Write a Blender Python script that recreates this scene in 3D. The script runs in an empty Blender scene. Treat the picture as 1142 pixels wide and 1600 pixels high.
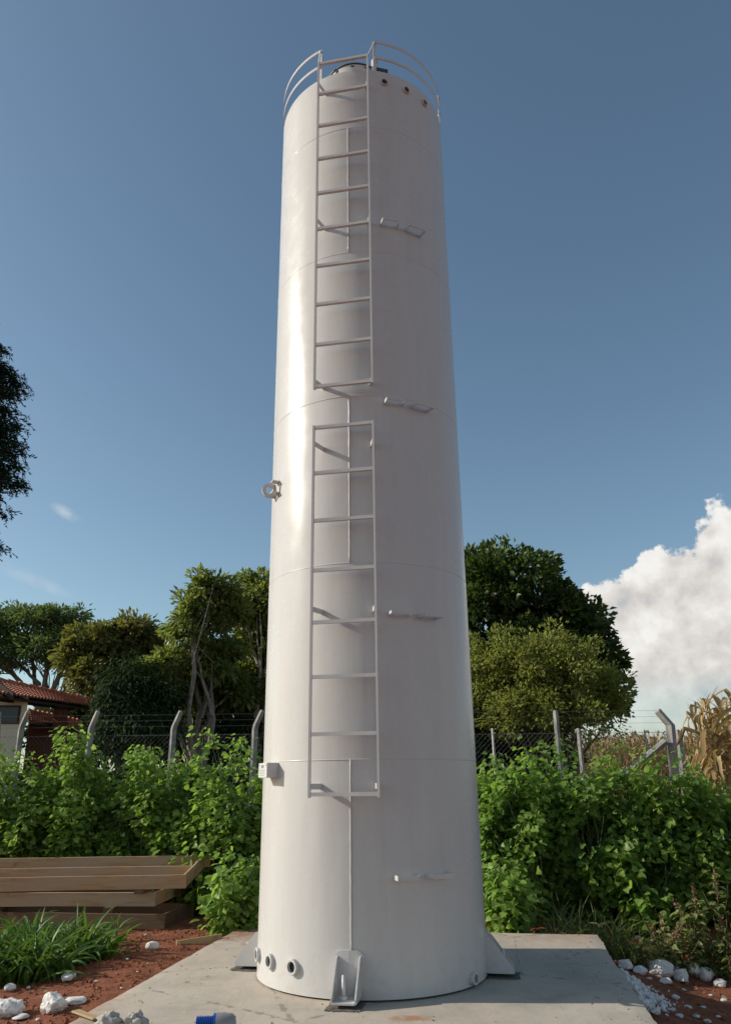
import bpy, math, random
import numpy as np
from mathutils import Vector, Matrix, noise

rng = np.random.default_rng(7)
random.seed(7)
S = bpy.context.scene
COL = S.collection
R_ = math.radians

# ------------------------------------------------------------------ camera
FPX, PITCH, ROLL, CAMH = 1196.43, 0.341411, 0.011466, 1.3732      # focal length in photo pixels (1142 x 1600)
cam = bpy.data.cameras.new('camera')
cam_o = bpy.data.objects.new('camera', cam)
COL.objects.link(cam_o)
cam.sensor_fit = 'VERTICAL'
cam.sensor_height = 24.0
cam.lens = FPX / 1600.0 * 24.0
cam.clip_start, cam.clip_end = 0.05, 6000
cam_o.matrix_world = (Matrix.Translation((0, 0, CAMH)) @ Matrix.Rotation(math.pi / 2 + PITCH, 4, 'X')
                      @ Matrix.Rotation(-ROLL, 4, 'Z'))
S.camera = cam_o

# ------------------------------------------------------------------ sun, sky, exposure
SUN_EL, SUN_AZ = R_(27.0), R_(-87.0)           # azimuth from +Y, clockwise positive: low sun on the left
sd = Vector((math.sin(SUN_AZ) * math.cos(SUN_EL), math.cos(SUN_AZ) * math.cos(SUN_EL), math.sin(SUN_EL)))
sun = bpy.data.lights.new('sun', 'SUN')
sun.energy = 3.2
sun.angle = R_(0.53)
sun.color = (1.0, 0.925, 0.82)
sun_o = bpy.data.objects.new('sun', sun)
COL.objects.link(sun_o)
sun_o.rotation_euler = (-sd).to_track_quat('-Z', 'Y').to_euler()
sun_o.location = (-8, 4, 12)

S.view_settings.view_transform = 'Standard'
S.view_settings.look = 'None'
S.view_settings.exposure = 0.5
S.cycles.max_bounces = 7
S.cycles.diffuse_bounces = 3
S.cycles.glossy_bounces = 3
S.cycles.transmission_bounces = 4
S.view_settings.gamma = 1.0
S.view_settings.use_curve_mapping = False

def ray(px, py):
    u, v = px - 571.0, py - 800.0
    cr, sr = math.cos(ROLL), math.sin(ROLL)
    u, v = u * cr - v * sr, u * sr + v * cr
    c, s = math.cos(PITCH), math.sin(PITCH)
    return Vector((u, c * FPX + v * s, s * FPX - v * c))
def at(px, py, Y):
    r = ray(px, py)
    return Vector((0, 0, CAMH)) + r * (Y / r.y)
def atz(px, py, z):
    r = ray(px, py)
    return Vector((0, 0, CAMH)) + r * ((z - CAMH) / r.z)
def mpp(px, py, Y):                      # metres per photo pixel at that place
    return (at(px + 1, py, Y) - at(px, py, Y)).length

W = bpy.data.worlds.new('World')
S.world = W
W.use_nodes = True
def build_world():
    nt = W.node_tree
    N, L = nt.nodes, nt.links
    N.clear()
    out = N.new('ShaderNodeOutputWorld')
    sky = N.new('ShaderNodeTexSky')
    sky.sky_type = 'NISHITA'
    sky.sun_disc = False
    sky.sun_elevation = SUN_EL
    sky.sun_rotation = SUN_AZ
    sky.altitude = 600
    sky.air_density = 1.0
    sky.dust_density = 1.5
    sky.ozone_density = 0.9
    bg = N.new('ShaderNodeBackground')
    bg.inputs['Strength'].default_value = 0.092
    tint = N.new('ShaderNodeMix')
    tint.data_type = 'RGBA'
    tint.blend_type = 'MULTIPLY'
    tint.inputs[0].default_value = 1.0
    tint.inputs[7].default_value = (0.925, 1.015, 0.955, 1)
    L.new(sky.outputs[0], tint.inputs[6])
    L.new(tint.outputs[2], bg.inputs['Color'])
    tc = N.new('ShaderNodeTexCoord')
    sep = N.new('ShaderNodeSeparateXYZ')
    L.new(tc.outputs['Generated'], sep.inputs[0])
    def M(op, a, b=None, c=None, clamp=False):
        n = N.new('ShaderNodeMath')
        n.operation = op
        n.use_clamp = clamp
        for i, q in enumerate((a, b, c)):
            if q is None: continue
            if isinstance(q, (int, float)): n.inputs[i].default_value = q
            else: L.new(q, n.inputs[i])
        return n.outputs[0]
    az = M('ARCTAN2', sep.outputs['X'], sep.outputs['Y'])
    el = M('ARCSINE', sep.outputs['Z'])
    comb = N.new('ShaderNodeCombineXYZ')
    L.new(az, comb.inputs[0]); L.new(el, comb.inputs[1])
    def nz(scale, detail, rough, off=(0, 0, 0), dist=0.0):
        mp = N.new('ShaderNodeMapping')
        mp.inputs['Location'].default_value = off
        L.new(comb.outputs[0], mp.inputs[0])
        n = N.new('ShaderNodeTexNoise')
        n.inputs['Scale'].default_value = scale
        n.inputs['Detail'].default_value = detail
        n.inputs['Roughness'].default_value = rough
        n.inputs['Distortion'].default_value = dist
        L.new(mp.outputs[0], n.inputs['Vector'])
        return n.outputs['Fac']
    n1 = nz(9.0, 7.0, 0.56, (0.3, 0.1, 0.4))
    n2 = nz(24.0, 6.0, 0.60, (1.7, 0.4, 0.9))
    # a wide cumulus bank low on the right, going on out of frame and round the horizon
    def ae(px, py):
        r = ray(px, py).normalized()
        return math.atan2(r.x, r.y), math.asin(r.z)
    blobs = []
    for px, py, rx, ry in ((1185, 1000, 150, 200), (1085, 1000, 120, 150), (985, 1030, 115, 122), (1040, 1120, 190, 110),
                           (1330, 1040, 190, 190), (1560, 1090, 180, 130)):
        a, e = ae(px, py)
        blobs.append((a, e, rx / 1250.0, ry / 1250.0, 1.0))
    for a, e, rx, ry in ((1.45, 0.12, 0.3, 0.12), (2.3, 0.16, 0.45, 0.14), (-2.2, 0.10, 0.5, 0.09), (3.0, 0.1, 0.5, 0.12)):
        blobs.append((a, e, rx, ry, 1.0))
    field = None
    for a, e, rx, ry, k in blobs:
        dx = M('DIVIDE', M('SUBTRACT', az, a), rx)
        dy = M('DIVIDE', M('SUBTRACT', el, e), ry)
        d = M('SUBTRACT', 1.0, M('SQRT', M('ADD', M('MULTIPLY', dx, dx), M('MULTIPLY', dy, dy))))
        if k < 1.0: d = M('MULTIPLY', d, k)
        field = d if field is None else M('SMOOTH_MAX', field, d, 0.10)
    disp = M('ADD', M('MULTIPLY', M('SUBTRACT', n1, 0.5), 0.85), M('MULTIPLY', M('SUBTRACT', n2, 0.5), 0.55))
    f2 = M('ADD', field, disp)
    mr = N.new('ShaderNodeMapRange')
    mr.interpolation_type = 'SMOOTHSTEP'
    mr.inputs['From Min'].default_value = 0.0
    mr.inputs['From Max'].default_value = 0.065
    L.new(f2, mr.inputs['Value'])
    # relief of the cloud: lit from the sun's side (left, above)
    nb = nz(9.0, 7.0, 0.56, (0.3 + 0.012, 0.1 - 0.022, 0.4))
    rel = M('MULTIPLY', M('SUBTRACT', n1, nb), 2.2)
    nf = nz(24.0, 6.0, 0.60, (1.7 + 0.010, 0.4 - 0.012, 0.9))
    rel = M('ADD', rel, M('MULTIPLY', M('SUBTRACT', n2, nf), 0.7))
    nb2 = nz(4.5, 3.0, 0.5, (3.1, 0.2, 0.4))
    hgt = M('MULTIPLY', M('SUBTRACT', el, 0.20), 1.5)
    br = M('ADD', M('ADD', M('ADD', 0.74, rel), M('MULTIPLY', M('SUBTRACT', nb2, 0.5), 0.35)), hgt, clamp=True)
    cr = N.new('ShaderNodeValToRGB')
    e_ = cr.color_ramp.elements
    e_[0].position, e_[0].color = 0.30, (0.42, 0.435, 0.46, 1)
    e_[1].position, e_[1].color = 1.0, (0.82, 0.805, 0.77, 1)
    m_ = cr.color_ramp.elements.new(0.62); m_.color = (0.63, 0.595, 0.555, 1)
    L.new(br, cr.inputs[0])
    bgc = N.new('ShaderNodeBackground')
    L.new(cr.outputs[0], bgc.inputs['Color'])
    bgc.inputs['Strength'].default_value = 0.80
    # the cloud's foot dissolves in the haze above the horizon
    foot = N.new('ShaderNodeMapRange')
    foot.interpolation_type = 'SMOOTHSTEP'
    foot.inputs['From Min'].default_value = 0.07
    foot.inputs['From Max'].default_value = 0.135
    foot.inputs['To Min'].default_value = 0.45
    L.new(el, foot.inputs['Value'])
    mask = M('MULTIPLY', M('MULTIPLY', mr.outputs[0], foot.outputs[0]), 0.97, clamp=True)
    for wx, wy, rx, ry, k in ((104, 801, 0.022, 0.009, 0.55), (40, 900, 0.07, 0.010, 0.25), (-260, 880, 0.12, 0.02, 0.4), (1700, 700, 0.12, 0.02, 0.4)):
        a, e = ae(wx, wy)
        dx = M('DIVIDE', M('SUBTRACT', az, a), rx)
        dy = M('DIVIDE', M('ADD', M('SUBTRACT', el, e), M('MULTIPLY', M('SUBTRACT', az, a), 0.35)), ry)
        d = M('SUBTRACT', 1.0, M('SQRT', M('ADD', M('MULTIPLY', dx, dx), M('MULTIPLY', dy, dy))), clamp=True)
        w_ = M('MULTIPLY', M('MULTIPLY', d, M('SUBTRACT', M('MULTIPLY', n2, 3.0), 0.9), clamp=True), k)
        mask = M('MAXIMUM', mask, w_)
    mix = N.new('ShaderNodeMixShader')
    L.new(mask, mix.inputs[0]); L.new(bg.outputs[0], mix.inputs[1]); L.new(bgc.outputs[0], mix.inputs[2])
    L.new(mix.outputs[0], out.inputs['Surface'])
build_world()

# ------------------------------------------------------------------ helpers
def tag(o, label=None, cat=None, group=None, kind=None):
    if label: o['label'] = label
    if cat: o['category'] = cat
    if group: o['group'] = group
    if kind: o['kind'] = kind
    return o
def empty(name, loc=(0, 0, 0), rz=0.0, label=None, cat=None, group=None):
    o = bpy.data.objects.new(name, None)
    o.empty_display_size = 0.2
    COL.objects.link(o)
    o.location = loc
    o.rotation_euler = (0, 0, rz)
    return tag(o, label, cat, group)
def link(name, me, mat=None, parent=None, smooth=False):
    o = bpy.data.objects.new(name, me)
    COL.objects.link(o)
    if mat is not None and not me.materials: me.materials.append(mat)
    if parent is not None: o.parent = parent
    if smooth: me.polygons.foreach_set('use_smooth', [True] * len(me.polygons))
    return o
class MB:
    def __init__(self): self.v, self.f = [], []
    def add(self, vs, fs):
        k = len(self.v)
        self.v += [tuple(q) for q in vs]
        self.f += [tuple(i + k for i in f) for f in fs]
        return self
    def box(self, c, s, m=None):
        hx, hy, hz = s[0] / 2, s[1] / 2, s[2] / 2
        vs = [Vector((x, y, z)) for x in (-hx, hx) for y in (-hy, hy) for z in (-hz, hz)]
        if m is not None: vs = [m @ q for q in vs]
        vs = [q + Vector(c) for q in vs]
        return self.add(vs, [(0, 1, 3, 2), (4, 6, 7, 5), (0, 4, 5, 1), (2, 3, 7, 6), (0, 2, 6, 4), (1, 5, 7, 3)])
    def prism(self, poly, d):                 # poly: 3D points (counter-clockwise seen against d), extruded by vector d
        n = len(poly)
        d = Vector(d)
        vs = [Vector(q) for q in poly] + [Vector(q) + d for q in poly]
        fs = [tuple(range(n - 1, -1, -1)), tuple(range(n, 2 * n))]
        fs += [(i, (i + 1) % n, n + (i + 1) % n, n + i) for i in range(n)]
        return self.add(vs, fs)
    def tube(self, path, rad, n=8, caps=True):
        path = [Vector(q) for q in path]
        if not hasattr(rad, '__len__'): rad = [rad] * len(path)
        vs, fs = [], []
        up = Vector((0, 0, 1))
        t0 = (path[1] - path[0]).normalized()
        if abs(t0.dot(up)) > 0.9: up = Vector((1, 0, 0))
        a = t0.cross(up).normalized()
        for i, q in enumerate(path):
            t = (path[min(i + 1, len(path) - 1)] - path[max(i - 1, 0)])
            t = t.normalized() if t.length > 1e-9 else t0
            a = (a - t * a.dot(t))
            a = a.normalized() if a.length > 1e-6 else t.orthogonal().normalized()
            b = t.cross(a)
            for k in range(n):
                th = 2 * math.pi * k / n
                vs.append(q + (a * math.cos(th) + b * math.sin(th)) * rad[i])
        for i in range(len(path) - 1):
            for k in range(n):
                k2 = (k + 1) % n
                fs.append((i * n + k, i * n + k2, (i + 1) * n + k2, (i + 1) * n + k))
        if caps:
            fs.append(tuple(range(n - 1, -1, -1)))
            m = (len(path) - 1) * n
            fs.append(tuple(range(m, m + n)))
        return self.add(vs, fs)
    def lathe(self, prof, n=32, closed=False, m=None):        # prof: (r, z) pairs about local z
        vs, fs = [], []
        for r, z in prof:
            for k in range(n):
                th = 2 * math.pi * k / n
                q = Vector((r * math.cos(th), r * math.sin(th), z))
                vs.append(m @ q if m is not None else q)
        P = len(prof)
        for i in range(P if closed else P - 1):
            j = (i + 1) % P
            for k in range(n):
                k2 = (k + 1) % n
                fs.append((i * n + k, i * n + k2, j * n + k2, j * n + k))
        return self.add(vs, fs)
    def mesh(self, name):
        me = bpy.data.meshes.new(name)
        me.from_pydata(self.v, [], self.f)
        me.update()
        return me
    def build(self, name, mat=None, parent=None, smooth=False, bevel=0.0, auto=None):
        me = self.mesh(name)
        o = link(name, me, mat, parent, smooth)
        if bevel:
            b = o.modifiers.new('bevel', 'BEVEL')
            b.width, b.segments, b.limit_method = bevel, 1, 'ANGLE'
        if auto is not None:
            me.polygons.foreach_set('use_smooth', [True] * len(me.polygons))
            me.set_sharp_from_angle(angle=R_(auto))
        return o

# ------------------------------------------------------------------ materials
def new_mat(name):
    m = bpy.data.materials.new(name)
    m.use_nodes = True
    nt = m.node_tree
    b = nt.nodes['Principled BSDF']
    return m, nt, b
class NT:
    def __init__(self, nt): self.nt, self.N, self.L = nt, nt.nodes, nt.links
    def coord(self, kind='Object'):
        return self.N.new('ShaderNodeTexCoord').outputs[kind]
    def pos(self): return self.N.new('ShaderNodeNewGeometry').outputs['Position']
    def noise(self, scale, detail=4, rough=0.55, vec=None, dist=0.0):
        n = self.N.new('ShaderNodeTexNoise')
        n.inputs['Scale'].default_value = scale
        n.inputs['Detail'].default_value = detail
        n.inputs['Roughness'].default_value = rough
        n.inputs['Distortion'].default_value = dist
        if vec is not None: self.L.new(vec, n.inputs['Vector'])
        return n.outputs['Fac']
    def mapping(self, vec, scale=(1, 1, 1), loc=(0, 0, 0), rot=(0, 0, 0)):
        n = self.N.new('ShaderNodeMapping')
        n.inputs['Scale'].default_value = scale
        n.inputs['Location'].default_value = loc
        n.inputs['Rotation'].default_value = rot
        self.L.new(vec, n.inputs[0])
        return n.outputs[0]
    def ramp(self, fac, stops, interp='LINEAR'):
        n = self.N.new('ShaderNodeValToRGB')
        cr = n.color_ramp
        cr.interpolation = interp
        while len(cr.elements) < len(stops): cr.elements.new(0.5)
        for e, (p, c) in zip(cr.elements, stops):
            e.position = p
            e.color = (*c, 1) if len(c) == 3 else c
        self.L.new(fac, n.inputs[0])
        return n.outputs[0]
    def mix(self, fac, a, b, mode='MIX'):
        n = self.N.new('ShaderNodeMix')
        n.data_type = 'RGBA'
        n.blend_type = mode
        for i, q in ((0, fac), (6, a), (7, b)):
            if isinstance(q, (int, float)): n.inputs[i].default_value = q
            elif isinstance(q, tuple): n.inputs[i].default_value = (*q, 1)
            else: self.L.new(q, n.inputs[i])
        return n.outputs[2]
    def math(self, op, a, b=None, clamp=False):
        n = self.N.new('ShaderNodeMath')
        n.operation = op
        n.use_clamp = clamp
        for i, q in enumerate((a, b)):
            if q is None: continue
            if isinstance(q, (int, float)): n.inputs[i].default_value = q
            else: self.L.new(q, n.inputs[i])
        return n.outputs[0]
    def smooth(self, v, a, b):
        n = self.N.new('ShaderNodeMapRange')
        n.interpolation_type = 'SMOOTHSTEP'
        n.inputs['From Min'].default_value = a
        n.inputs['From Max'].default_value = b
        self.L.new(v, n.inputs['Value'])
        return n.outputs[0]
    def bump(self, h, strength, dist, bsdf, normal=None):
        n = self.N.new('ShaderNodeBump')
        n.inputs['Strength'].default_value = strength
        n.inputs['Distance'].default_value = dist
        self.L.new(h, n.inputs['Height'])
        if normal is not None: self.L.new(normal, n.inputs['Normal'])
        if bsdf is not None: self.L.new(n.outputs[0], bsdf.inputs['Normal'])
        return n.outputs[0]

def mat_paint(name='white_paint', base=(0.578, 0.570, 0.556)):
    m, nt, b = new_mat(name)
    t = NT(nt)
    p = t.pos()
    streak = t.noise(3.0, 5, 0.6, t.mapping(p, (3.0, 3.0, 0.35)))
    big = t.noise(0.9, 3, 0.5, p)
    c = t.mix(t.ramp(streak, [(0.35, (0, 0, 0)), (0.75, (1, 1, 1))]), base, tuple(q * k for q, k in zip(base, (0.93, 0.92, 0.905))))
    c = t.mix(t.math('MULTIPLY', t.ramp(big, [(0.4, (0, 0, 0)), (0.7, (1, 1, 1))]), 0.5), c, tuple(q * s for q, s in zip(base, (0.96, 0.95, 0.93))))
    drip = t.noise(16, 4, 0.7, t.mapping(p, (1.6, 1.6, 0.06)))
    c = t.mix(t.math('MULTIPLY', t.smooth(drip, 0.60, 0.74), 0.11), c, (0.36, 0.33, 0.28))
    c = t.mix(t.math('MULTIPLY', t.smooth(t.noise(55, 2, 0.5, p), 0.76, 0.80), 0.2), c, (0.33, 0.29, 0.24))
    # splashed red dust close to the slab
    sep = t.N.new('ShaderNodeSeparateXYZ'); t.L.new(p, sep.inputs[0])
    low = t.math('SUBTRACT', 1.0, t.smooth(sep.outputs['Z'], 0.0, 0.5))
    spl = t.math('MULTIPLY', low, t.smooth(t.noise(14, 5, 0.7, p), 0.5, 0.75))
    c = t.mix(t.math('MULTIPLY', spl, 0.3), c, (0.42, 0.26, 0.17))
    nt.links.new(c, b.inputs['Base Color'])
    b.inputs['Roughness'].default_value = 0.36
    rr = t.ramp(t.noise(6, 4, 0.6, p), [(0.3, (0.21,) * 3), (0.7, (0.31,) * 3)])
    nt.links.new(rr, b.inputs['Roughness'])
    b.inputs['Specular IOR Level'].default_value = 0.24
    n1 = t.bump(t.noise(1.6, 2, 0.4, t.mapping(p, (1, 1, 0.55))), 0.5, 0.035, None)
    n2 = t.bump(t.noise(160, 2, 0.5, p), 0.06, 0.002, b, n1)
    return m
def mat_plain(name, col, rough=0.6, var=0.12, scale=8, bump=0.15, bs=40, bd=0.004, metal=0.0):
    m, nt, b = new_mat(name)
    t = NT(nt)
    p = t.coord('Object')
    n = t.noise(scale, 5, 0.6, p)
    c = t.ramp(n, [(0.3, tuple(q * (1 - var) for q in col)), (0.7, tuple(min(1, q * (1 + var)) for q in col))])
    nt.links.new(c, b.inputs['Base Color'])
    b.inputs['Roughness'].default_value = rough
    b.inputs['Metallic'].default_value = metal
    if bump: t.bump(t.noise(bs, 4, 0.6, p), bump, bd, b)
    return m
def mat_leaf(name, dark, light, rough=0.5, trans=0.3, spec=0.4, tint=None):
    m, nt, b = new_mat(name)
    t = NT(nt)
    at_ = t.N.new('ShaderNodeAttribute'); at_.attribute_name = 'rnd'
    stops = [(0.0, dark), (0.75, light)]
    if tint: stops.append((1.0, tint))
    c = t.ramp(at_.outputs['Fac'], stops)
    nt.links.new(c, b.inputs['Base Color'])
    b.inputs['Roughness'].default_value = rough
    b.inputs['Specular IOR Level'].default_value = spec
    tr = t.N.new('ShaderNodeBsdfTranslucent')
    ct = t.mix(0.5, c, tuple(min(1, q * k) for q, k in zip(light, (1.5, 1.5, 0.6))))
    nt.links.new(ct, tr.inputs['Color'])
    mx = t.N.new('ShaderNodeMixShader')
    mx.inputs[0].default_value = trans
    nt.links.new(b.outputs[0], mx.inputs[1]); nt.links.new(tr.outputs[0], mx.inputs[2])
    out = [n for n in t.N if n.type == 'OUTPUT_MATERIAL'][0]
    nt.links.new(mx.outputs[0], out.inputs['Surface'])
    return m
def mat_soil():
    m, nt, b = new_mat('red_soil')
    t = NT(nt)
    p = t.pos()
    n = t.noise(5, 6, 0.65, p)
    c = t.ramp(n, [(0.25, (0.14, 0.048, 0.026)), (0.55, (0.27, 0.10, 0.054)), (0.8, (0.38, 0.165, 0.095))])
    fine = t.noise(60, 3, 0.7, p)
    c = t.mix(t.smooth(fine, 0.62, 0.72), c, (0.30, 0.13, 0.075))
    # white lime dust crumbs near the slab
    sp = t.noise(38, 2, 0.5, p)
    near = t.math('MULTIPLY', t.smooth(sp, 0.72, 0.75), t.smooth(t.noise(1.3, 3, 0.5, p), 0.45, 0.6))
    c = t.mix(near, c, (0.6, 0.56, 0.52))
    # beyond the yard: dry grass and litter
    sep = t.N.new('ShaderNodeSeparateXYZ'); t.L.new(p, sep.inputs[0])
    far = t.smooth(t.math('ADD', sep.outputs['Y'], t.math('MULTIPLY', t.noise(0.7, 4, 0.6, p), 4.0)), 12.5, 15.5)
    g = t.ramp(t.noise(1.2, 6, 0.7, p), [(0.3, (0.075, 0.06, 0.022)), (0.55, (0.13, 0.10, 0.045)), (0.75, (0.07, 0.085, 0.025))])
    c = t.mix(far, c, g)
    nt.links.new(c, b.inputs['Base Color'])
    b.inputs['Roughness'].default_value = 0.95
    b.inputs['Specular IOR Level'].default_value = 0.15
    n1 = t.bump(t.noise(14, 6, 0.7, p), 0.7, 0.05, None)
    t.bump(t.noise(90, 4, 0.7, p), 0.6, 0.012, b, n1)
    return m
def mat_concrete():
    m, nt, b = new_mat('slab_concrete')
    t = NT(nt)
    p = t.pos()
    n = t.noise(2.2, 6, 0.6, p)
    c = t.ramp(n, [(0.3, (0.36, 0.318, 0.262)), (0.55, (0.47, 0.412, 0.338)), (0.75, (0.53, 0.468, 0.388))])
    brush = t.noise(5, 5, 0.65, t.mapping(p, (1.0, 6.0, 1), rot=(0, 0, R_(-9))))
    c = t.mix(t.math('MULTIPLY', t.smooth(brush, 0.45, 0.75), 0.35), c, (0.57, 0.51, 0.43))
    # small pits and chips
    v = t.N.new('ShaderNodeTexVoronoi'); v.inputs['Scale'].default_value = 7.0; t.L.new(p, v.inputs['Vector'])
    pit = t.math('SUBTRACT', 1.0, t.smooth(v.outputs['Distance'], 0.03, 0.07))
    pit = t.math('MULTIPLY', pit, t.smooth(t.noise(3.1, 2, 0.5, p), 0.48, 0.55))
    c = t.mix(t.math('MULTIPLY', pit, 0.75), c, (0.10, 0.085, 0.07))
    wv = t.N.new('ShaderNodeTexVoronoi'); wv.feature = 'DISTANCE_TO_EDGE'; wv.inputs['Scale'].default_value = 0.55
    t.L.new(t.mapping(p, (1, 1, 1), (0.31, 0.12, 0)), wv.inputs['Vector'])
    crack = t.math('SUBTRACT', 1.0, t.smooth(t.math('ADD', wv.outputs['Distance'], t.math('MULTIPLY', t.math('SUBTRACT', t.noise(11, 4, 0.6, p), 0.5), 0.05)), 0.0, 0.006))
    crack = t.math('MULTIPLY', crack, t.smooth(t.noise(1.7, 3, 0.5, p), 0.42, 0.56))
    c = t.mix(t.math('MULTIPLY', crack, 0.6), c, (0.16, 0.14, 0.12))
    arc = t.noise(3.2, 5, 0.7, t.mapping(p, (7.0, 0.9, 1), rot=(0, 0, R_(38))), 1.4)
    c = t.mix(t.math('MULTIPLY', t.smooth(arc, 0.50, 0.72), 0.28), c, (0.27, 0.24, 0.20))
    # spilled orange-red earth: one streak in front, dust over the far left corner
    def spot(x, y, sx, sy, rot=0.0):
        q = t.mapping(p, (1, 1, 1), (-x, -y, 0))
        q = t.mapping(q, (1 / sx, 1 / sy, 0.0), (0, 0, 0), (0, 0, rot))
        l = t.N.new('ShaderNodeVectorMath'); l.operation = 'LENGTH'; t.L.new(q, l.inputs[0])
        return t.math('SUBTRACT', 1.0, l.outputs['Value'])
    nn = t.math('MULTIPLY', t.math('SUBTRACT', t.noise(9, 5, 0.7, p), 0.5), 2.2)
    s1 = t.smooth(t.math('ADD', spot(0.24, 5.52, 0.26, 0.10, R_(-14)), nn), 0.25, 0.75)
    c = t.mix(t.math('MULTIPLY', s1, 0.75), c, (0.40, 0.16, 0.06))
    s2 = t.smooth(t.math('ADD', spot(-1.35, 8.6, 0.75, 0.75), nn), 0.1, 0.8)
    c = t.mix(t.math('MULTIPLY', s2, 0.7), c, (0.27, 0.115, 0.062))
    s3 = t.smooth(t.math('ADD', spot(-1.9, 5.6, 0.35, 1.6, R_(-9)), nn), 0.2, 0.9)
    c = t.mix(t.math('MULTIPLY', s3, 0.45), c, (0.28, 0.14, 0.085))
    s4 = t.smooth(t.math('ADD', spot(1.9, 8.1, 0.8, 0.35, R_(-9)), nn), 0.1, 0.9)
    c = t.mix(t.math('MULTIPLY', s4, 0.4), c, (0.33, 0.19, 0.12))
    dust = t.smooth(t.noise(1.1, 6, 0.7, p), 0.42, 0.75)
    c = t.mix(t.math('MULTIPLY', dust, 0.30), c, (0.40, 0.27, 0.18))
    nt.links.new(c, b.inputs['Base Color'])
    b.inputs['Roughness'].default_value = 0.85
    b.inputs['Specular IOR Level'].default_value = 0.25
    n1 = t.bump(t.noise(7, 6, 0.65, p), 0.35, 0.02, None)
    n2 = t.bump(t.math('SUBTRACT', 1.0, pit), 0.5, 0.006, None, n1)
    t.bump(t.noise(120, 3, 0.6, p), 0.25, 0.003, b, n2)
    return m
def mat_wood(name, base, grey, sc=1.0):
    m, nt, b = new_mat(name)
    t = NT(nt)
    p = t.coord('Object')
    g = t.noise(9 * sc, 6, 0.65, t.mapping(p, (0.35, 6, 6)), 0.4)
    w = t.noise(2.5, 4, 0.6, t.mapping(p, (0.6, 2, 2)))
    c = t.ramp(g, [(0.3, tuple(q * 0.6 for q in base)), (0.55, base), (0.8, tuple(min(1, q * 1.35) for q in base))])
    c = t.mix(t.math('MULTIPLY', t.smooth(w, 0.42, 0.62), 0.75), c, grey)
    c = t.mix(t.math('MULTIPLY', t.smooth(t.noise(4.3, 5, 0.7, p), 0.6, 0.75), 0.6), c, tuple(q * 0.35 for q in base))
    vk = t.N.new('ShaderNodeTexVoronoi'); vk.inputs['Scale'].default_value = 1.9
    t.L.new(t.mapping(p, (1.0, 3.5, 3.5)), vk.inputs['Vector'])
    kn = t.math('SUBTRACT', 1.0, t.smooth(t.math('ADD', vk.outputs['Distance'], t.math('MULTIPLY', t.noise(20, 3, 0.6, p), 0.05)), 0.05, 0.13))
    c = t.mix(t.math('MULTIPLY', kn, 0.75), c, tuple(q * 0.3 for q in base))
    split = t.smooth(t.noise(6, 4, 0.7, t.mapping(p, (0.25, 14, 14))), 0.66, 0.70)
    c = t.mix(t.math('MULTIPLY', split, 0.6), c, tuple(q * 0.22 for q in base))
    oi = t.N.new('ShaderNodeObjectInfo')
    c = t.mix(t.math('MULTIPLY', oi.outputs['Random'], 0.4), c, tuple(q * 0.72 for q in base))
    nt.links.new(c, b.inputs['Base Color'])
    b.inputs['Roughness'].default_value = 0.8
    b.inputs['Specular IOR Level'].default_value = 0.25
    t.bump(g, 0.35, 0.004, b)
    return m

PAINT = mat_paint()
SOIL = mat_soil()
CONC = mat_concrete()
POSTC = mat_plain('post_concrete', (0.29, 0.285, 0.27), 0.9, 0.4, 5, 0.4, 60, 0.006)
STEEL = mat_plain('galvanised_wire', (0.13, 0.135, 0.14), 0.6, 0.1, 5, 0)
DARKHOLE = mat_plain('dark_bore', (0.02, 0.02, 0.022), 0.8, 0.1, 5, 0)
BARK = mat_plain('bark', (0.14, 0.115, 0.09), 0.95, 0.4, 9, 0.7, 30, 0.02)
BARK_PALE = mat_plain('pale_bark', (0.27, 0.235, 0.19), 0.95, 0.35, 7, 0.6, 26, 0.02)
STONE = mat_plain('white_stone', (0.76, 0.73, 0.69), 0.95, 0.16, 3, 0.7, 6, 0.02)
LIME = mat_plain('lime_crumbs', (0.70, 0.68, 0.66), 0.95, 0.12, 12, 0.7, 70, 0.01)

def dirty(m):
    nt = m.node_tree; t = NT(nt); b = nt.nodes['Principled BSDF']
    src = b.inputs['Base Color'].links[0].from_socket
    p = t.coord('Object')
    sep = t.N.new('ShaderNodeSeparateXYZ'); t.L.new(p, sep.inputs[0])
    f = t.smooth(t.math('ADD', t.math('MULTIPLY', sep.outputs['Z'], -0.8), t.math('MULTIPLY', t.noise(3.5, 5, 0.7, p), 1.3)), 0.62, 1.15)
    nt.links.new(t.mix(t.math('MULTIPLY', f, 0.75), src, (0.30, 0.13, 0.075)), b.inputs['Base Color'])
dirty(STONE)
def inst(o, name=None):
    c = o.copy()
    if name: c.name = name
    COL.objects.link(c)
    return c

# ------------------------------------------------------------------ ground
def ground_h(x, y):
    h = -0.07
    k = min(1, max(0, (x - 1.7) / 1.6))
    h -= (0.08 * min(1, max(0, (x - 1.3) / 0.4)) + 0.30 * k * k * (3 - 2 * k)) * (1 - 0.75 * min(1, max(0, (y - 8.3) / 1.4)))
    h += 0.10 * min(1, max(0, (y - 9.5) / 6)) + 0.25 * min(1, max(0, (y - 15) / 15))
    d = math.hypot((x + 1.9) / 0.5, (y - 7.0) / 2.0)
    h += 0.06 * math.exp(-d * d)
    w = 1 - min(1, max(0, (abs(x) + abs(y - 7) - 14) / 20))
    h += w * (0.03 * noise.noise((x * 1.1, y * 1.1, 3.3)) + 0.016 * noise.noise((x * 4.2, y * 4.2, 1.3)) + 0.008 * noise.noise((x * 11, y * 11, 5.3)))
    return h
def axis_pts(c, near, step, far):
    a = list(np.arange(-near, near + 1e-6, step))
    d, q = step, near
    while q < far:
        d *= 1.22
        q += d
        a = [-q] + a + [q]
    return [v + c for v in a]
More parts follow.
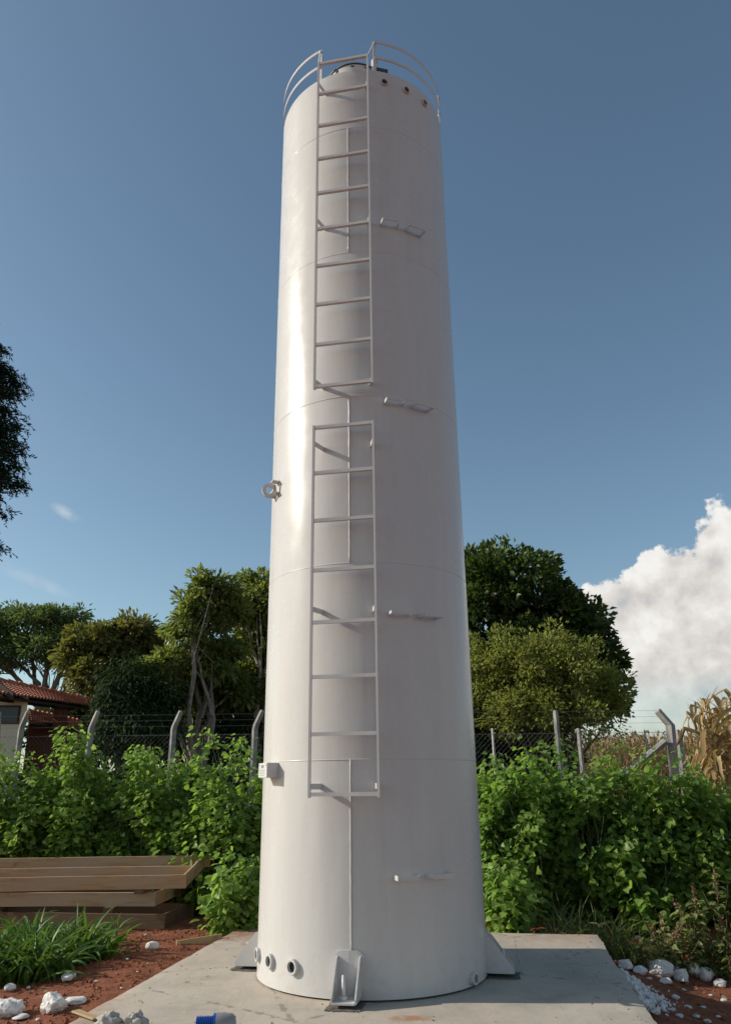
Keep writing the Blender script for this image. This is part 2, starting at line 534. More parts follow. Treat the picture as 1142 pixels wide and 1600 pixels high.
def make_ground():
    xs, ys = axis_pts(0.0, 6.0, 0.07, 2200), axis_pts(7.5, 4.0, 0.07, 2600)
    nx, ny = len(xs), len(ys)
    v = [(x, y, ground_h(x, y)) for y in ys for x in xs]
    f = [(j * nx + i, j * nx + i + 1, (j + 1) * nx + i + 1, (j + 1) * nx + i) for j in range(ny - 1) for i in range(nx - 1)]
    me = bpy.data.meshes.new('ground')
    me.from_pydata(v, [], f)
    o = link('ground', me, SOIL, None, True)
    tag(o, kind='structure')
make_ground()

def atg(px, py):                              # where the pixel's ray meets the ground
    z = -0.1
    for _ in range(12):
        q = atz(px, py, z)
        z = ground_h(q.x, q.y)
    return Vector((q.x, q.y, z))
TX, TY, TR = 0.011, 6.794, 0.887             # the tank's axis and radius
SLR = R_(-9.0)
def slab_pt(a, b): return Vector((TX + a * math.cos(SLR) - b * math.sin(SLR), TY + a * math.sin(SLR) + b * math.cos(SLR), 0))
def make_slab():
    A0, A1, B0, B1 = -1.67, 1.90, -2.05, 1.80
    nx, ny = 60, 64
    vs, fs = [], []
    pos = lambda i, j: (A0 + (A1 - A0) * i / nx, B0 + (B1 - B0) * j / ny)
    for j in range(ny + 1):
        for i in range(nx + 1):
            a, b = pos(i, j)
            edge = min(i, nx - i, j, ny - j)
            if edge == 0:
                k = 0.016
                a += k * noise.noise((a * 3, b * 3, 0)) + 0.010 * noise.noise((a * 15, b * 15, 4))
                b += k * noise.noise((a * 3, b * 3, 9)) + 0.010 * noise.noise((a * 15, b * 15, 7))
            q = slab_pt(a, b)
            q.z = 0.004 * noise.noise((a * 1.3, b * 1.3, 2)) - (0.010 if edge == 0 else 0)
            r = math.hypot(q.x - TX, q.y - TY)
            if r < 1.05: q.z = min(q.z, 0.0)
            vs.append(q)
    n = nx + 1
    for j in range(ny):
        for i in range(nx):
            fs.append((j * n + i, j * n + i + 1, (j + 1) * n + i + 1, (j + 1) * n + i))
    ring = [(i, 0) for i in range(nx)] + [(nx, j) for j in range(ny)] + [(i, ny) for i in range(nx, 0, -1)] + [(0, j) for j in range(ny, 0, -1)]
    k = len(vs)
    for i, j in ring:
        q = vs[j * n + i].copy()
        q.z = -0.45
        vs.append(q)
    m = len(ring)
    for s in range(m):
        i, j = ring[s]; i2, j2 = ring[(s + 1) % m]
        fs.append((j * n + i, k + s, k + (s + 1) % m, j2 * n + i2))
    b = MB(); b.add(vs, fs)
    o = b.build('slab', CONC, None, auto=50)
    tag(o, kind='structure')
make_slab()

# ------------------------------------------------------------------ the tank
tank = empty('storage_tank', (TX, TY, 0), 0, 'tall white painted steel cylinder tank standing on the concrete slab', 'tank')
def cyl(phi, r, z):                           # tank-local point; phi in degrees, 0 faces the camera, positive to the right
    p = R_(phi)
    return Vector((r * math.sin(p), -r * math.cos(p), z))
def frame(phi, r, z):                         # local axes: x tangent (to the right), y outward, z up
    p = R_(phi)
    M = Matrix(((math.cos(p), math.sin(p), 0), (math.sin(p), -math.cos(p), 0), (0, 0, 1))).to_4x4()
    M.translation = cyl(phi, r, z)
    return M
SEAMS = [1.545, 3.045, 4.545, 6.045, 7.545]
TOPZ = 8.315
def build_tank():
    lev = [0.012] + SEAMS + [TOPZ]
    SH = []
    for i in range(6):
        z0, z1 = lev[i] + (0.0 if i == 0 else 0.0015), lev[i + 1] - 0.0015
        r = TR + (0.0008 if i % 2 else 0.0)
        b = MB()
        nz = 8
        prof = [(r - 0.012, z0), (r, z0)] + [(r, z0 + (z1 - z0) * k / nz) for k in range(1, nz)]
        if i < 5: prof += [(r, z1), (r - 0.012, z1)]
        else: prof += [(r, z1 - 0.02), (r - 0.004, z1 - 0.006), (r - 0.014, z1)]
        b.lathe(prof, 160)
        b.build('shell_course', PAINT, tank, auto=40)
    # girth and vertical weld beads
    for z in SEAMS:
        b = MB()
        b.lathe([(TR - 0.002, z - 0.007), (TR + 0.0028, z - 0.003), (TR + 0.0028, z + 0.003), (TR - 0.002, z + 0.007)], 160)
        b.build('weld_seam', PAINT, tank, smooth=True)
    for z0, z1 in ((0.30, 1.545), (3.045, 4.545), (6.045, 7.545)):
        b = MB()
        pts = [cyl(-9.2 + 0.05 * math.sin(z0 + k * 1.7), TR + 0.003, z0 + (z1 - z0) * k / 24) for k in range(25)]
        b.tube(pts, [0.0062 + 0.001 * math.sin(k * 2.3) for k in range(25)], 6)
        b.build('weld_seam', PAINT, tank, smooth=True)
    b = MB(); b.lathe([(TR - 0.013, TOPZ - 0.002), (0.55, TOPZ + 0.05), (0.2, TOPZ + 0.08), (0.0001, TOPZ + 0.085)], 96)
    b.build('roof', PAINT, tank, smooth=True)
    b = MB(); b.lathe([(TR - 0.03, 0.02), (0.0001, 0.02)], 64)
    b.build('floor_plate', PAINT, tank)
    # manway near the front edge of the roof
    mc = cyl(-7, 0.545, TOPZ)
    m = Matrix.Translation(mc)
    nh, nr = 0.118, 0.305
    b = MB(); b.lathe([(nr, -0.02), (nr, nh), (nr - 0.01, nh), (nr - 0.01, -0.02)], 64, m=m)
    mw = b.build('manway', PAINT, tank, auto=40)
    b = MB(); b.lathe([(nr + 0.012, nh + 0.002), (nr + 0.014, nh + 0.010), (nr + 0.004, nh + 0.014), (0.0001, nh + 0.03)], 64, m=m)
    b.build('lid', mat_plain('lid_rim', (0.16, 0.155, 0.15), 0.6, 0.15, 6, 0.1), mw, auto=40)
    for a in (-62, -38, -5, 22, 48):
        f = Matrix.Translation(mc) @ Matrix.Rotation(R_(a), 4, 'Z') @ Matrix.Translation((0, -nr - 0.001, nh - 0.028))
        b = MB(); b.box((0, 0, 0), (0.034, 0.006, 0.013)); me = b.mesh('slot'); me.transform(f)
        link('slot', me, DARKHOLE, mw)
    # hinge / clamp block with a rounded head right of the manway
    b = MB()
    f = frame(9.5, TR - 0.06, TOPZ)
    b.lathe([(0.0001, 0.21), (0.02, 0.208), (0.034, 0.19), (0.036, 0.0)], 20, m=f)
    b.build('vent_pipe', PAINT, tank, auto=40)
    b = MB(); f = frame(14, TR - 0.03, TOPZ + 0.035)
    b.box((0, 0, 0), (0.13, 0.03, 0.045)); me = b.mesh('hinge'); me.transform(f)
    link('hinge', me, mat_plain('dark_hinge', (0.05, 0.05, 0.055), 0.6, 0.1, 5, 0), tank)

    # ladders ------------------------------------------------------
    PH, RH, HW = -10.7, 1.012, 0.253
    F = frame(PH, RH, 0)
    def ladder(z0, z1, rungs, brk):
        b = MB()
        for s in (-1, 1):
            b.box((s * HW, 0, (z0 + z1) / 2), (0.017, 0.030, z1 - z0))
        me = b.mesh('ladder'); me.transform(F)
        lo = link('ladder', me, PAINT, tank)
        rm = None
        for z in rungs:
            if rm is None:
                b = MB(); b.box((0, 0, 0), (2 * HW - 0.017, 0.028, 0.027)); rm = b.mesh('rung')
                rm.materials.append(PAINT)
            o = link('rung', rm, PAINT, lo)
            o.matrix_local = F @ Matrix.Translation((0, 0, z))
        for z in brk:
            for s in (-1, 1):
                b = MB()
                x = s * HW
                yin = math.sqrt(TR ** 2 - HW ** 2) - RH - 0.004
                x2 = s * (HW - 0.05)
                yin2 = math.sqrt(TR ** 2 - x2 ** 2) - RH - 0.004
                b.prism([Vector((x - 0.004, -0.01, z - 0.02)), Vector((x + 0.004, -0.01, z - 0.02)),
                         Vector((x2 + 0.006, yin2, z - 0.02)), Vector((x2 - 0.006, yin2, z - 0.02))], (0, 0, 0.04))
                me = b.mesh('bracket'); me.transform(F)
                link('bracket', me, PAINT, lo)
    step = 0.4143
    up = [4.598 + step * k for k in range(9)]
    ladder(4.575, 8.33, up + [8.315], (4.66, 6.37, 8.06))
    dn = [1.307 + step * k for k in range(8)]
    ladder(1.284, 4.225, dn, (1.36, 2.66, 4.07))
    # guard rail round the roof edge, open at the ladder -------------------
    rr = TR + 0.004
    b = MB()
    for z in (TOPZ + 0.385, TOPZ + 0.165):
        n = 96
        a0, a1 = 9.0, 331.0
        prof = [(-0.004, -0.017), (0.004, -0.017), (0.004, 0.017), (-0.004, 0.017)]
        vs, fs = [], []
        for k in range(n + 1):
            a = a0 + (a1 - a0) * k / n
            for dr, dz in prof: vs.append(cyl(a, rr + dr, z + dz))
        for k in range(n):
            for q in range(4):
                q2 = (q + 1) % 4
                fs.append((k * 4 + q, k * 4 + q2, (k + 1) * 4 + q2, (k + 1) * 4 + q))
        fs += [(3, 2, 1, 0), tuple(n * 4 + q for q in range(4))]
        b.add(vs, fs)
    gr = b.build('guard_rail', PAINT, tank)
    for a in (9.0, 331.0, 78.0, 130.0, 180.0, 230.0, 272.0):
        b = MB(); b.box((0, -0.010, 0.155), (0.032, 0.009, 0.50)); me = b.mesh('post'); me.transform(frame(a, rr, TOPZ))
        link('post', me, PAINT, gr)
    # short stays from the rail ends to the ladder heads
    for s, a in ((-1, 331.0), (1, 9.0)):
        b = MB()
        p0 = cyl(a, rr, TOPZ + 0.385)
        p1 = F @ Vector((s * HW, 0, 8.30))
        b.tube([p0, p1], 0.010, 4)
        b.build('stay', PAINT, gr)
    # cable support pairs ----------------------------------------------------
    for z in (0.755, 2.625, 4.475, 6.36):
        for a0, a1 in ((10.4, 20.6), (26.2, 37.6)):
            am = (a0 + a1) / 2
            f = frame(am, TR, z)
            hw = TR * math.radians(a1 - a0) / 2
            b = MB()
            sag = TR - math.sqrt(TR ** 2 - hw ** 2)
            for s in (-1, 1):
                b.box((s * hw, 0.045 - sag / 2 - 0.004, 0), (0.006, 0.092 + sag, 0.032))
            b.box((0, 0.094, 0.0), (2 * hw + 0.006, 0.006, 0.030))
            me = b.mesh('cable_support'); me.transform(f)
            link('cable_support', me, PAINT, tank)
    # sockets (pipe stubs) ---------------------------------------------------
    def socket(phi, z, ro, ri, ln):
        f = frame(phi, TR - 0.015, z) @ Matrix.Rotation(R_(-90), 4, 'X')
        b = MB(); b.lathe([(ro, 0), (ro, ln), (ro - 0.003, ln + 0.003), (ri, ln + 0.003), (ri, -0.06)], 28, m=f)
        o = b.build('socket', PAINT, tank, auto=40)
        b = MB(); b.lathe([(ri + 0.001, 0.018), (0.0001, 0.018)], 28, m=f)
        b.build('bore', DARKHOLE, o)
    socket(-38.2, 0.178, 0.050, 0.035, 0.040)
    socket(-55.0, 0.178, 0.050, 0.035, 0.040)
    socket(-72.0, 0.178, 0.050, 0.035, 0.040)
    socket(53.5, 0.060, 0.042, 0.028, 0.045)
    for a in (15.0, 31.1, 47.6): socket(a, 8.155, 0.039, 0.032, 0.035)
    # lifting lug on the left --------------------------------------------------
    f = frame(-66, TR, 3.875)
    b = MB()
    b.lathe([(0.105, -0.01), (0.105, 0.004), (0.0001, 0.006)], 28, m=f @ Matrix.Rotation(R_(-90), 4, 'X'))
    lug = b.build('lifting_lug', PAINT, tank, auto=40)
    def ringplate(ro, ri, th, M):                 # plate with a hole, rounded outer end, in the local y-z plane
        b = MB(); n = 40
        outer, inner = [], []
        for k in range(n):
            t = 2 * math.pi * k / n
            y, z = ro * math.cos(t), ro * math.sin(t)
            if y < 0: y = -0.075 if abs(z) < ro * 0.999 else y * 1.0
            outer.append((y, z)); inner.append((ri * math.cos(t), ri * math.sin(t)))
        vs = [M @ Vector((x, q[0], q[1])) for x in (-th / 2, th / 2) for ring in (outer, inner) for q in ring]
        fs = []
        for k in range(n):
            k2 = (k + 1) % n
            fs.append((k, k2, n + k2, n + k))
            fs.append((2 * n + k, 3 * n + k, 3 * n + k2, 2 * n + k2))
            fs.append((k, 2 * n + k, 2 * n + k2, k2))
            fs.append((n + k, n + k2, 3 * n + k2, 3 * n + k))
        b.add(vs, fs)
        return b
    ringplate(0.068, 0.034, 0.016, frame(-68, TR + 0.055, 3.875)).build('lug_plate', PAINT, lug, auto=40)
    for zz in (-0.052, 0.052):
        b = MB(); b.box((0, 0.035, zz), (0.06, 0.07, 0.010)); me = b.mesh('stiffener'); me.transform(frame(-62, TR, 3.875))
        link('stiffener', me, PAINT, lug)
    # name plate on its stand-off box -------------------------------------------
    f = frame(-57.5, TR, 1.482)
    b = MB(); b.box((0, 0.045, 0), (0.150, 0.10, 0.108)); me = b.mesh('nameplate_box'); me.transform(f)
    bx = link('nameplate_box', me, PAINT, tank)
    b = MB(); b.box((0, 0.0965, 0), (0.144, 0.003, 0.102)); me = b.mesh('nameplate'); me.transform(f)
    pl = link('nameplate', me, mat_plain('plate_metal', (0.62, 0.63, 0.62), 0.4, 0.1, 6, 0, metal=0.3), bx)
    b = MB()
    for k in range(3): b.box((-0.020 + k * 0.016, 0.0986, 0.028), (0.010, 0.001, 0.022))
    for k, w in enumerate((0.10, 0.085, 0.10, 0.07)): b.box((-0.005, 0.0986, 0.002 - k * 0.013), (w, 0.001, 0.003))
    b.box((-0.058, 0.0986, 0.036), (0.008, 0.001, 0.008)); b.box((0.058, 0.0986, 0.036), (0.008, 0.001, 0.012))
    me = b.mesh('lettering'); me.transform(f)
    link('lettering', me, mat_plain('grey_print', (0.16, 0.16, 0.17), 0.6, 0.1, 6, 0), pl)
    # anchor chairs ----------------------------------------------------------------
    for a in (-10.2, 79.8, 169.8, -100.2):
        f = frame(a, TR, 0.018)
        HWc, out, th = 0.080, 0.200, 0.010
        b = MB()
        # rounded pad plate on the shell, side cheeks, foot plate
        pad = []
        for k in range(9):
            t = math.pi * k / 16
            pad.append((0.045 + 0.065 * math.sin(t) , 0.225 + 0.065 * math.cos(t)))
        prof = [(-0.110, 0.02)] + [(-x, z) for x, z in reversed(pad)] + pad + [(0.110, 0.02)]
        def cur(x): return math.sqrt(TR ** 2 - x ** 2) - TR
        front = [Vector((x, cur(x) + 0.012, z)) for x, z in prof]
        n = len(prof)
        back = [Vector((x, cur(x) - 0.004, z)) for x, z in prof]
        cf, cb = [Vector((0, 0.012, z)) for x, z in prof], None
        vs = front + back + [Vector((0, 0.0125, 0.02)), Vector((0, 0.0125, 0.29))]
        fs = [(i, i + 1, n + i + 1, n + i) for i in range(n - 1)]
        h2 = n // 2
        fs += [tuple(list(range(0, h2)) + [2 * n + 1, 2 * n]), tuple([2 * n, 2 * n + 1] + list(range(h2, n)))]
        b.add(vs, fs)
        me = b.mesh('anchor_chair'); me.transform(f)
        ch = link('anchor_chair', me, PAINT, tank)
        for s in (-1, 1):
            b = MB()
            b.prism([Vector((s * HWc - th / 2, cur(HWc) + 0.008, 0.012)), Vector((s * HWc - th / 2, out, 0.012)), Vector((s * HWc - th / 2, out, 0.045)),
                     Vector((s * HWc - th / 2, 0.04, 0.250)), Vector((s * HWc - th / 2, cur(HWc) + 0.008, 0.258))], (th, 0, 0))
            me = b.mesh('cheek_plate'); me.transform(f)
            link('cheek_plate', me, PAINT, ch)
        b = MB(); b.box((0, out / 2 + 0.006, 0.0165), (2 * HWc - th - 0.002, out - 0.002, 0.011)); me = b.mesh('foot_plate'); me.transform(f)
        link('foot_plate', me, PAINT, ch)
        b = MB(); b.tube([(-0.012, 0.125, 0.012), (-0.012, 0.125, 0.165)], 0.0125, 12); me = b.mesh('anchor_bolt'); me.transform(f)
        link('anchor_bolt', me, PAINT, ch, True)
        b = MB(); b.tube([(-0.012, 0.125, 0.0225), (-0.012, 0.125, 0.045)], 0.026, 6); me = b.mesh('nut'); me.transform(f)
        link('nut', me, PAINT, ch)
build_tank()

# ------------------------------------------------------------------ leaves and trees
def norm(a): return a / np.maximum(np.linalg.norm(a, axis=-1, keepdims=True), 1e-9)
LEAF2 = (np.array([(0, 0, 0), (-.5, .45, .10), (.5, .45, .10), (0, 1, -.10)]), [(0, 2, 3, 1)], 'fold')
def template(kind):
    if kind == 'quad':          # folded, 2 triangles
        return np.array([(0, 0, 0), (-.5, .42, .12), (.5, .42, .12), (0, 1, -.08)], float), np.array([(0, 3, 1), (0, 2, 3)])
    if kind == 'blade':         # narrow and drooping, 4 triangles
        return np.array([(0, 0, 0), (-.5, .4, .08), (.5, .4, .08), (-.4, .75, 0), (.4, .75, 0), (0, 1, -.15)], float), np.array([(0, 2, 1), (1, 2, 4), (1, 4, 3), (3, 4, 5)])
    # broad, heart-like with a folded midrib, 8 triangles
    v = [(0, 0, 0), (0, .45, -.04), (0, 1, -.22), (-.34, -.04, .06), (-.52, .34, .09), (-.30, .74, .0), (.34, -.04, .06), (.52, .34, .09), (.30, .74, .0)]
    f = [(0, 1, 4), (0, 4, 3), (1, 5, 4), (1, 2, 5), (0, 7, 1), (0, 6, 7), (1, 7, 8), (1, 8, 2)]
    return np.array(v, float), np.array(f)
def leaf_mesh(name, P, Dr, Nn, size, kind='quad', width=0.6, rnd=None):
    V, F = template(kind)
    P, Dr = np.asarray(P, float), norm(np.asarray(Dr, float))
    Nn = np.asarray(Nn, float)
    Nn = norm(Nn - Dr * np.sum(Nn * Dr, -1, keepdims=True))
    Sd = np.cross(Dr, Nn)
    size = np.asarray(size, float)[:, None, None]
    vv = (P[:, None, :] + size * (Sd[:, None, :] * (V[None, :, 0:1] * width) + Dr[:, None, :] * V[None, :, 1:2] + Nn[:, None, :] * V[None, :, 2:3]))
    n, k = len(P), len(V)
    vv = vv.reshape(-1, 3)
    ff = (F[None] + (np.arange(n) * k)[:, None, None]).reshape(-1)
    me = bpy.data.meshes.new(name)
    nf = n * len(F)
    me.vertices.add(len(vv)); me.vertices.foreach_set('co', vv.astype(np.float32).ravel())
    me.loops.add(nf * 3); me.loops.foreach_set('vertex_index', ff.astype(np.int32))
    me.polygons.add(nf); me.polygons.foreach_set('loop_start', np.arange(0, nf * 3, 3, dtype=np.int32))
    me.update(calc_edges=True)
    if rnd is None: rnd = rng.random(n)
    at_ = me.attributes.new('rnd', 'FLOAT', 'POINT')
    at_.data.foreach_set('value', np.repeat(np.clip(rnd, 0, 1), k).astype(np.float32))
    me.polygons.foreach_set('use_smooth', np.ones(nf, dtype=bool))
    return me
def rdir(n):
    return norm(rng.normal(size=(n, 3)))
def limb(b, p0, p1, r0, r1, n=6, wob=0.12, sides=7, sag=0.0):
    p0, p1 = Vector(p0), Vector(p1)
    L = (p1 - p0).length
    off = Vector(rng.normal(size=3)) * L * wob * 0.6
    pts, rad = [], []
    for k in range(n + 1):
        t = k / n
        w = math.sin(t * math.pi)
        q = p0.lerp(p1, t) + off * w * 0.7 + Vector((0, 0, 1)) * (L * 0.10 * w - sag * t * t)
        q += Vector(rng.normal(size=3)) * L * 0.02 * (1 if 0 < k < n else 0)
        pts.append(q); rad.append(r0 + (r1 - r0) * t)
    b.tube(pts, rad, sides, caps=False)
    return pts
def make_tree(name, label, cat, base, blobs, leafmat, barkmat, trunk_r, fork_z, clumps, per, lsize, csize, width=0.55, kind='quad', droop=0.2,
              inner=0.25, group=None, lean=(0, 0), parent=None, shell=0.5, spread=1.0, hue=0.5, twigs=0.5, flat=1.0, rag=0.55):
    root = empty(name, base, 0, label, cat, group)
    base = Vector(base)
    b = MB()
    fork = base + Vector((lean[0], lean[1], fork_z))
    limb(b, base - Vector((0, 0, 0.3)), fork, trunk_r * 1.25, trunk_r * 0.85, 6, 0.05, 10)
    P, Dd, Nn, Sz, Rn = [], [], [], [], []
    vol = np.array([(q[3] * q[4] + q[4] * q[5] + q[3] * q[5]) for q in blobs]); vol = vol / vol.sum()
    for bi, (cx, cy, cz, rx, ry, rz) in enumerate(blobs):
        c = Vector((cx, cy, cz))
        start = fork if rng.random() < 0.75 or bi == 0 else fork.lerp(base, 0.25)
        pts = limb(b, start, c + Vector((0, 0, -rz * 0.25)), trunk_r * (0.45 + 0.25 * rng.random()), trunk_r * 0.14, 7, 0.16, 7)
        nc = max(4, int(clumps * vol[bi]))
        d = rdir(nc)
        d[:, 2] = np.where((d[:, 2] < -0.35) & (rng.random(nc) < 0.6), -d[:, 2], d[:, 2])
        rad = np.where(rng.random(nc) < inner, rng.random(nc) * 0.75, shell + (1 - shell) * rng.random(nc) ** 0.55)
        rad = rad * (1.02 - rag * 0.5 + rag * rng.random(nc) ** 1.3)
        cc = np.array([cx, cy, cz]) + d * rad[:, None] * np.array([rx, ry, rz])
        for k in range(nc):
            if rng.random() < twigs * 0.35:
                s = pts[int(rng.integers(3, len(pts)))]
                limb(b, s, Vector(cc[k]), trunk_r * 0.12, 0.008, 4, 0.15, 5)
        hcl = rng.normal(hue, 0.16, nc)
        cs = csize * (0.6 + 0.8 * rng.random(nc))
        npl = (per * (0.6 + 0.8 * rng.random(nc))).astype(int)
        idx = np.repeat(np.arange(nc), npl)
        m = len(idx)
        o = rdir(m)
        rr = rng.random(m) ** 0.45
        o2 = o * rr[:, None]
        o2[:, 2] *= 0.75 * flat
        pp = cc[idx] + o2 * cs[idx][:, None]
        dd = o + d[idx] * 0.7 + rng.normal(size=(m, 3)) * 0.35
        dd[:, 2] -= droop * 1.6
        nn = o * 1.1 + d[idx] * 0.6 + np.array([0, 0, 0.45]) + rng.normal(size=(m, 3)) * 0.45
        P.append(pp); Dd.append(dd); Nn.append(nn)
        Sz.append(lsize * (0.65 + 0.7 * rng.random(m)))
        Rn.append(hcl[idx] + rng.normal(size=m) * 0.17)
    t = b.build('trunk', barkmat, None, smooth=True)
    t.data.transform(Matrix.Translation(-base)); t.parent = root
    me = leaf_mesh('crown', np.concatenate(P) - np.array(base), np.concatenate(Dd), np.concatenate(Nn), np.concatenate(Sz), kind, width, np.concatenate(Rn))
    cr = link('crown', me, leafmat, root)
    cr['kind'] = 'stuff'
    return root
def pb(px, py, Y, rxp, ryp, dep=None):          # a crown lobe placed by its direction and its distance
    c = at(px, py, Y)
    k = mpp(px, py, Y)
    kz = (at(px, py - 1, Y) - c).length
    return (c.x, c.y, c.z, rxp * k, (dep if dep else rxp * k * 0.85), ryp * kz)
def gnd(x, y): return Vector((x, y, ground_h(x, y)))
def gp(px, Y):                                   # ground point under pixel column px at distance Y
    x = at(px, 1225, Y).x
    return gnd(x, Y)

LF_HEDGE = mat_leaf('hedge_leaf', (0.085, 0.165, 0.04), (0.27, 0.42, 0.09), 0.45, 0.5, 0.4, (0.36, 0.46, 0.13))
LF_DARK = mat_leaf('ficus_leaf', (0.024, 0.046, 0.014), (0.085, 0.135, 0.034), 0.42, 0.3, 0.4, (0.18, 0.23, 0.06))
LF_OLIVE = mat_leaf('olive_leaf', (0.11, 0.135, 0.034), (0.27, 0.30, 0.08), 0.55, 0.48, 0.3, (0.37, 0.38, 0.12))
LF_MANGO = mat_leaf('mango_leaf', (0.055, 0.09, 0.03), (0.23, 0.28, 0.08), 0.40, 0.45, 0.45, (0.33, 0.32, 0.10))
LF_BROWN = mat_leaf('bronze_leaf', (0.055, 0.072, 0.024), (0.20, 0.21, 0.065), 0.48, 0.38, 0.35, (0.32, 0.22, 0.07))
LF_FAR = mat_leaf('far_leaf', (0.05, 0.09, 0.036), (0.15, 0.21, 0.075), 0.55, 0.38, 0.3)
LF_PINE = mat_leaf('conifer_leaf', (0.010, 0.022, 0.012), (0.025, 0.05, 0.022), 0.6, 0.1, 0.25)
LF_SHADE = mat_leaf('shaded_leaf', (0.014, 0.03, 0.012), (0.045, 0.075, 0.022), 0.75, 0.2, 0.15)  # leaf colour darkened to stand for shade under trees and inside hedges

# the big dense tree on the right
make_tree('dense_tree', 'tall dark green dense domed tree right of the tank', 'tree', gp(800, 22.5),
          [pb(790, 945, 22.5, 105, 88), pb(862, 985, 22.2, 72, 80), pb(715, 960, 22.8, 90, 85), pb(908, 985, 22.5, 36, 55), pb(925, 1035, 22.4, 32, 40),
           pb(800, 1060, 22.4, 110, 70), pb(950, 1045, 22.3, 20, 28), pb(690, 1050, 23, 80, 70), pb(962, 1092, 22.2, 20, 26), pb(900, 1085, 22.5, 55, 45)],
          LF_DARK, BARK, 0.26, 2.6, 640, 60, 0.19, 0.34, 0.62, inner=0.3, shell=0.72, hue=0.45, droop=0.0, rag=0.38)
make_tree('olive_green_tree', 'rounded olive green small tree in front of the dark domed tree', 'tree', gp(862, 17.5),
          [pb(800, 1070, 17.5, 68, 78), pb(870, 1060, 17.2, 72, 70), pb(925, 1085, 17.4, 52, 60), pb(745, 1080, 17.8, 55, 85), pb(955, 1105, 17.5, 28, 42), pb(850, 1120, 17.2, 105, 40)],
          LF_OLIVE, BARK, 0.07, 0.7, 600, 62, 0.088, 0.25, 0.5, rag=0.5, inner=0.3, shell=0.6, hue=0.5, twigs=0.9, droop=0.1)
# the mango trees on the left
make_tree('mango_tree', 'mango tree with pale forked limbs behind the left fence', 'tree', gp(300, 18.0),
          [pb(330, 935, 18.0, 34, 36), pb(295, 965, 17.8, 30, 34), pb(352, 985, 18.2, 36, 36), pb(292, 1000, 17.6, 26, 22), pb(312, 1040, 18.4, 36, 26),
           pb(262, 1045, 17.6, 40, 22), pb(345, 1035, 18.1, 36, 30), pb(250, 1085, 18.2, 40, 28), pb(300, 1085, 19.2, 44, 26), pb(352, 1085, 18.8, 40, 30)],
          LF_MANGO, BARK_PALE, 0.15, 0.95, 175, 92, 0.155, 0.26, 0.42, 'quad', 0.22, inner=0.12, shell=0.6, hue=0.5, twigs=0.9)
make_tree('mango_tree', 'taller mango tree whose right side hides behind the tank', 'tree', gp(402, 19.5),
          [pb(400, 925, 19.5, 34, 30), pb(388, 965, 19.4, 32, 34), pb(430, 950, 19.5, 40, 40), pb(400, 1010, 19.6, 40, 34), pb(392, 1060, 19.4, 34, 34), pb(430, 1040, 19.8, 45, 60),
           pb(388, 1105, 19.4, 30, 30)],
          LF_MANGO, BARK_PALE, 0.16, 1.4, 190, 90, 0.155, 0.28, 0.42, 'quad', 0.22, inner=0.2, shell=0.55, hue=0.55, twigs=0.7)
make_tree('bronze_tree', 'spreading bronze green tree above the tiled house roof', 'tree', gp(190, 23.0),
          [pb(212, 995, 23, 42, 24), pb(160, 1010, 22.6, 48, 28), pb(118, 1035, 22.4, 34, 26), pb(185, 1040, 22.8, 50, 26), pb(240, 1020, 22.8, 26, 24), pb(140, 1058, 22.2, 36, 22)],
          LF_BROWN, BARK_PALE, 0.15, 1.6, 210, 80, 0.17, 0.32, 0.42, 'quad', 0.2, inner=0.2, shell=0.55, hue=0.5, twigs=0.8)
make_tree('airy_tree', 'wide airy tree with open sky gaps at the left edge', 'tree', gp(60, 34.0),
          [pb(85, 975, 34, 52, 28), pb(30, 980, 34.4, 48, 32), pb(125, 1000, 34, 40, 26), pb(70, 1015, 33.6, 56, 24), pb(10, 1030, 34, 44, 30), pb(-50, 1000, 34, 60, 48), pb(110, 1040, 34, 40, 20)],
          LF_FAR, BARK, 0.24, 3.6, 380, 46, 0.20, 0.42, 0.4, 'quad', 0.1, inner=0.15, shell=0.5, hue=0.5, twigs=0.9, flat=0.6)
# dark thicket under the trees
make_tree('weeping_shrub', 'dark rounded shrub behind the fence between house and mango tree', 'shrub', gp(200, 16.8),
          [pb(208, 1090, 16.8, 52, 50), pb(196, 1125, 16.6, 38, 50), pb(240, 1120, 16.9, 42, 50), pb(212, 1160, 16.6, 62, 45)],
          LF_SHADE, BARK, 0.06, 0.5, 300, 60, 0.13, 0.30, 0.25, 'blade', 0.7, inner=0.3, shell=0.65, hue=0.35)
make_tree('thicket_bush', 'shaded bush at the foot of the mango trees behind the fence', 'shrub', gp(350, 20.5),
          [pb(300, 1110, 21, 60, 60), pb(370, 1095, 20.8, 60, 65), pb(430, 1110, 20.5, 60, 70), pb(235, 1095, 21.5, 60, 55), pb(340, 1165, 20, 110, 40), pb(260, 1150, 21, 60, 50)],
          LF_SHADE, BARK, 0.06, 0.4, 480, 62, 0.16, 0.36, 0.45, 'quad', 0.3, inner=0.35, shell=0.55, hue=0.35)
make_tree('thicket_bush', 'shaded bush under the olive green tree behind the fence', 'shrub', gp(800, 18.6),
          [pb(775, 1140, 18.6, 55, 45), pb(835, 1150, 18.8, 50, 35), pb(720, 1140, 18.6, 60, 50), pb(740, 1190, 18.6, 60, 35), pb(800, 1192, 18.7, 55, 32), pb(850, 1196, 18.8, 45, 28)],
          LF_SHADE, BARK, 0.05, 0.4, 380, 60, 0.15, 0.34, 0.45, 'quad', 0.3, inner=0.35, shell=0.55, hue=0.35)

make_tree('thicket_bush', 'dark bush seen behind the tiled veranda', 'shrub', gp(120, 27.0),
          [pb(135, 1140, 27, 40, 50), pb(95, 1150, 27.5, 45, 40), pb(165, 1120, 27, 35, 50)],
          LF_SHADE, BARK, 0.06, 0.5, 180, 60, 0.22, 0.45, 0.5, 'quad', 0.3, inner=0.3, shell=0.5, hue=0.35)
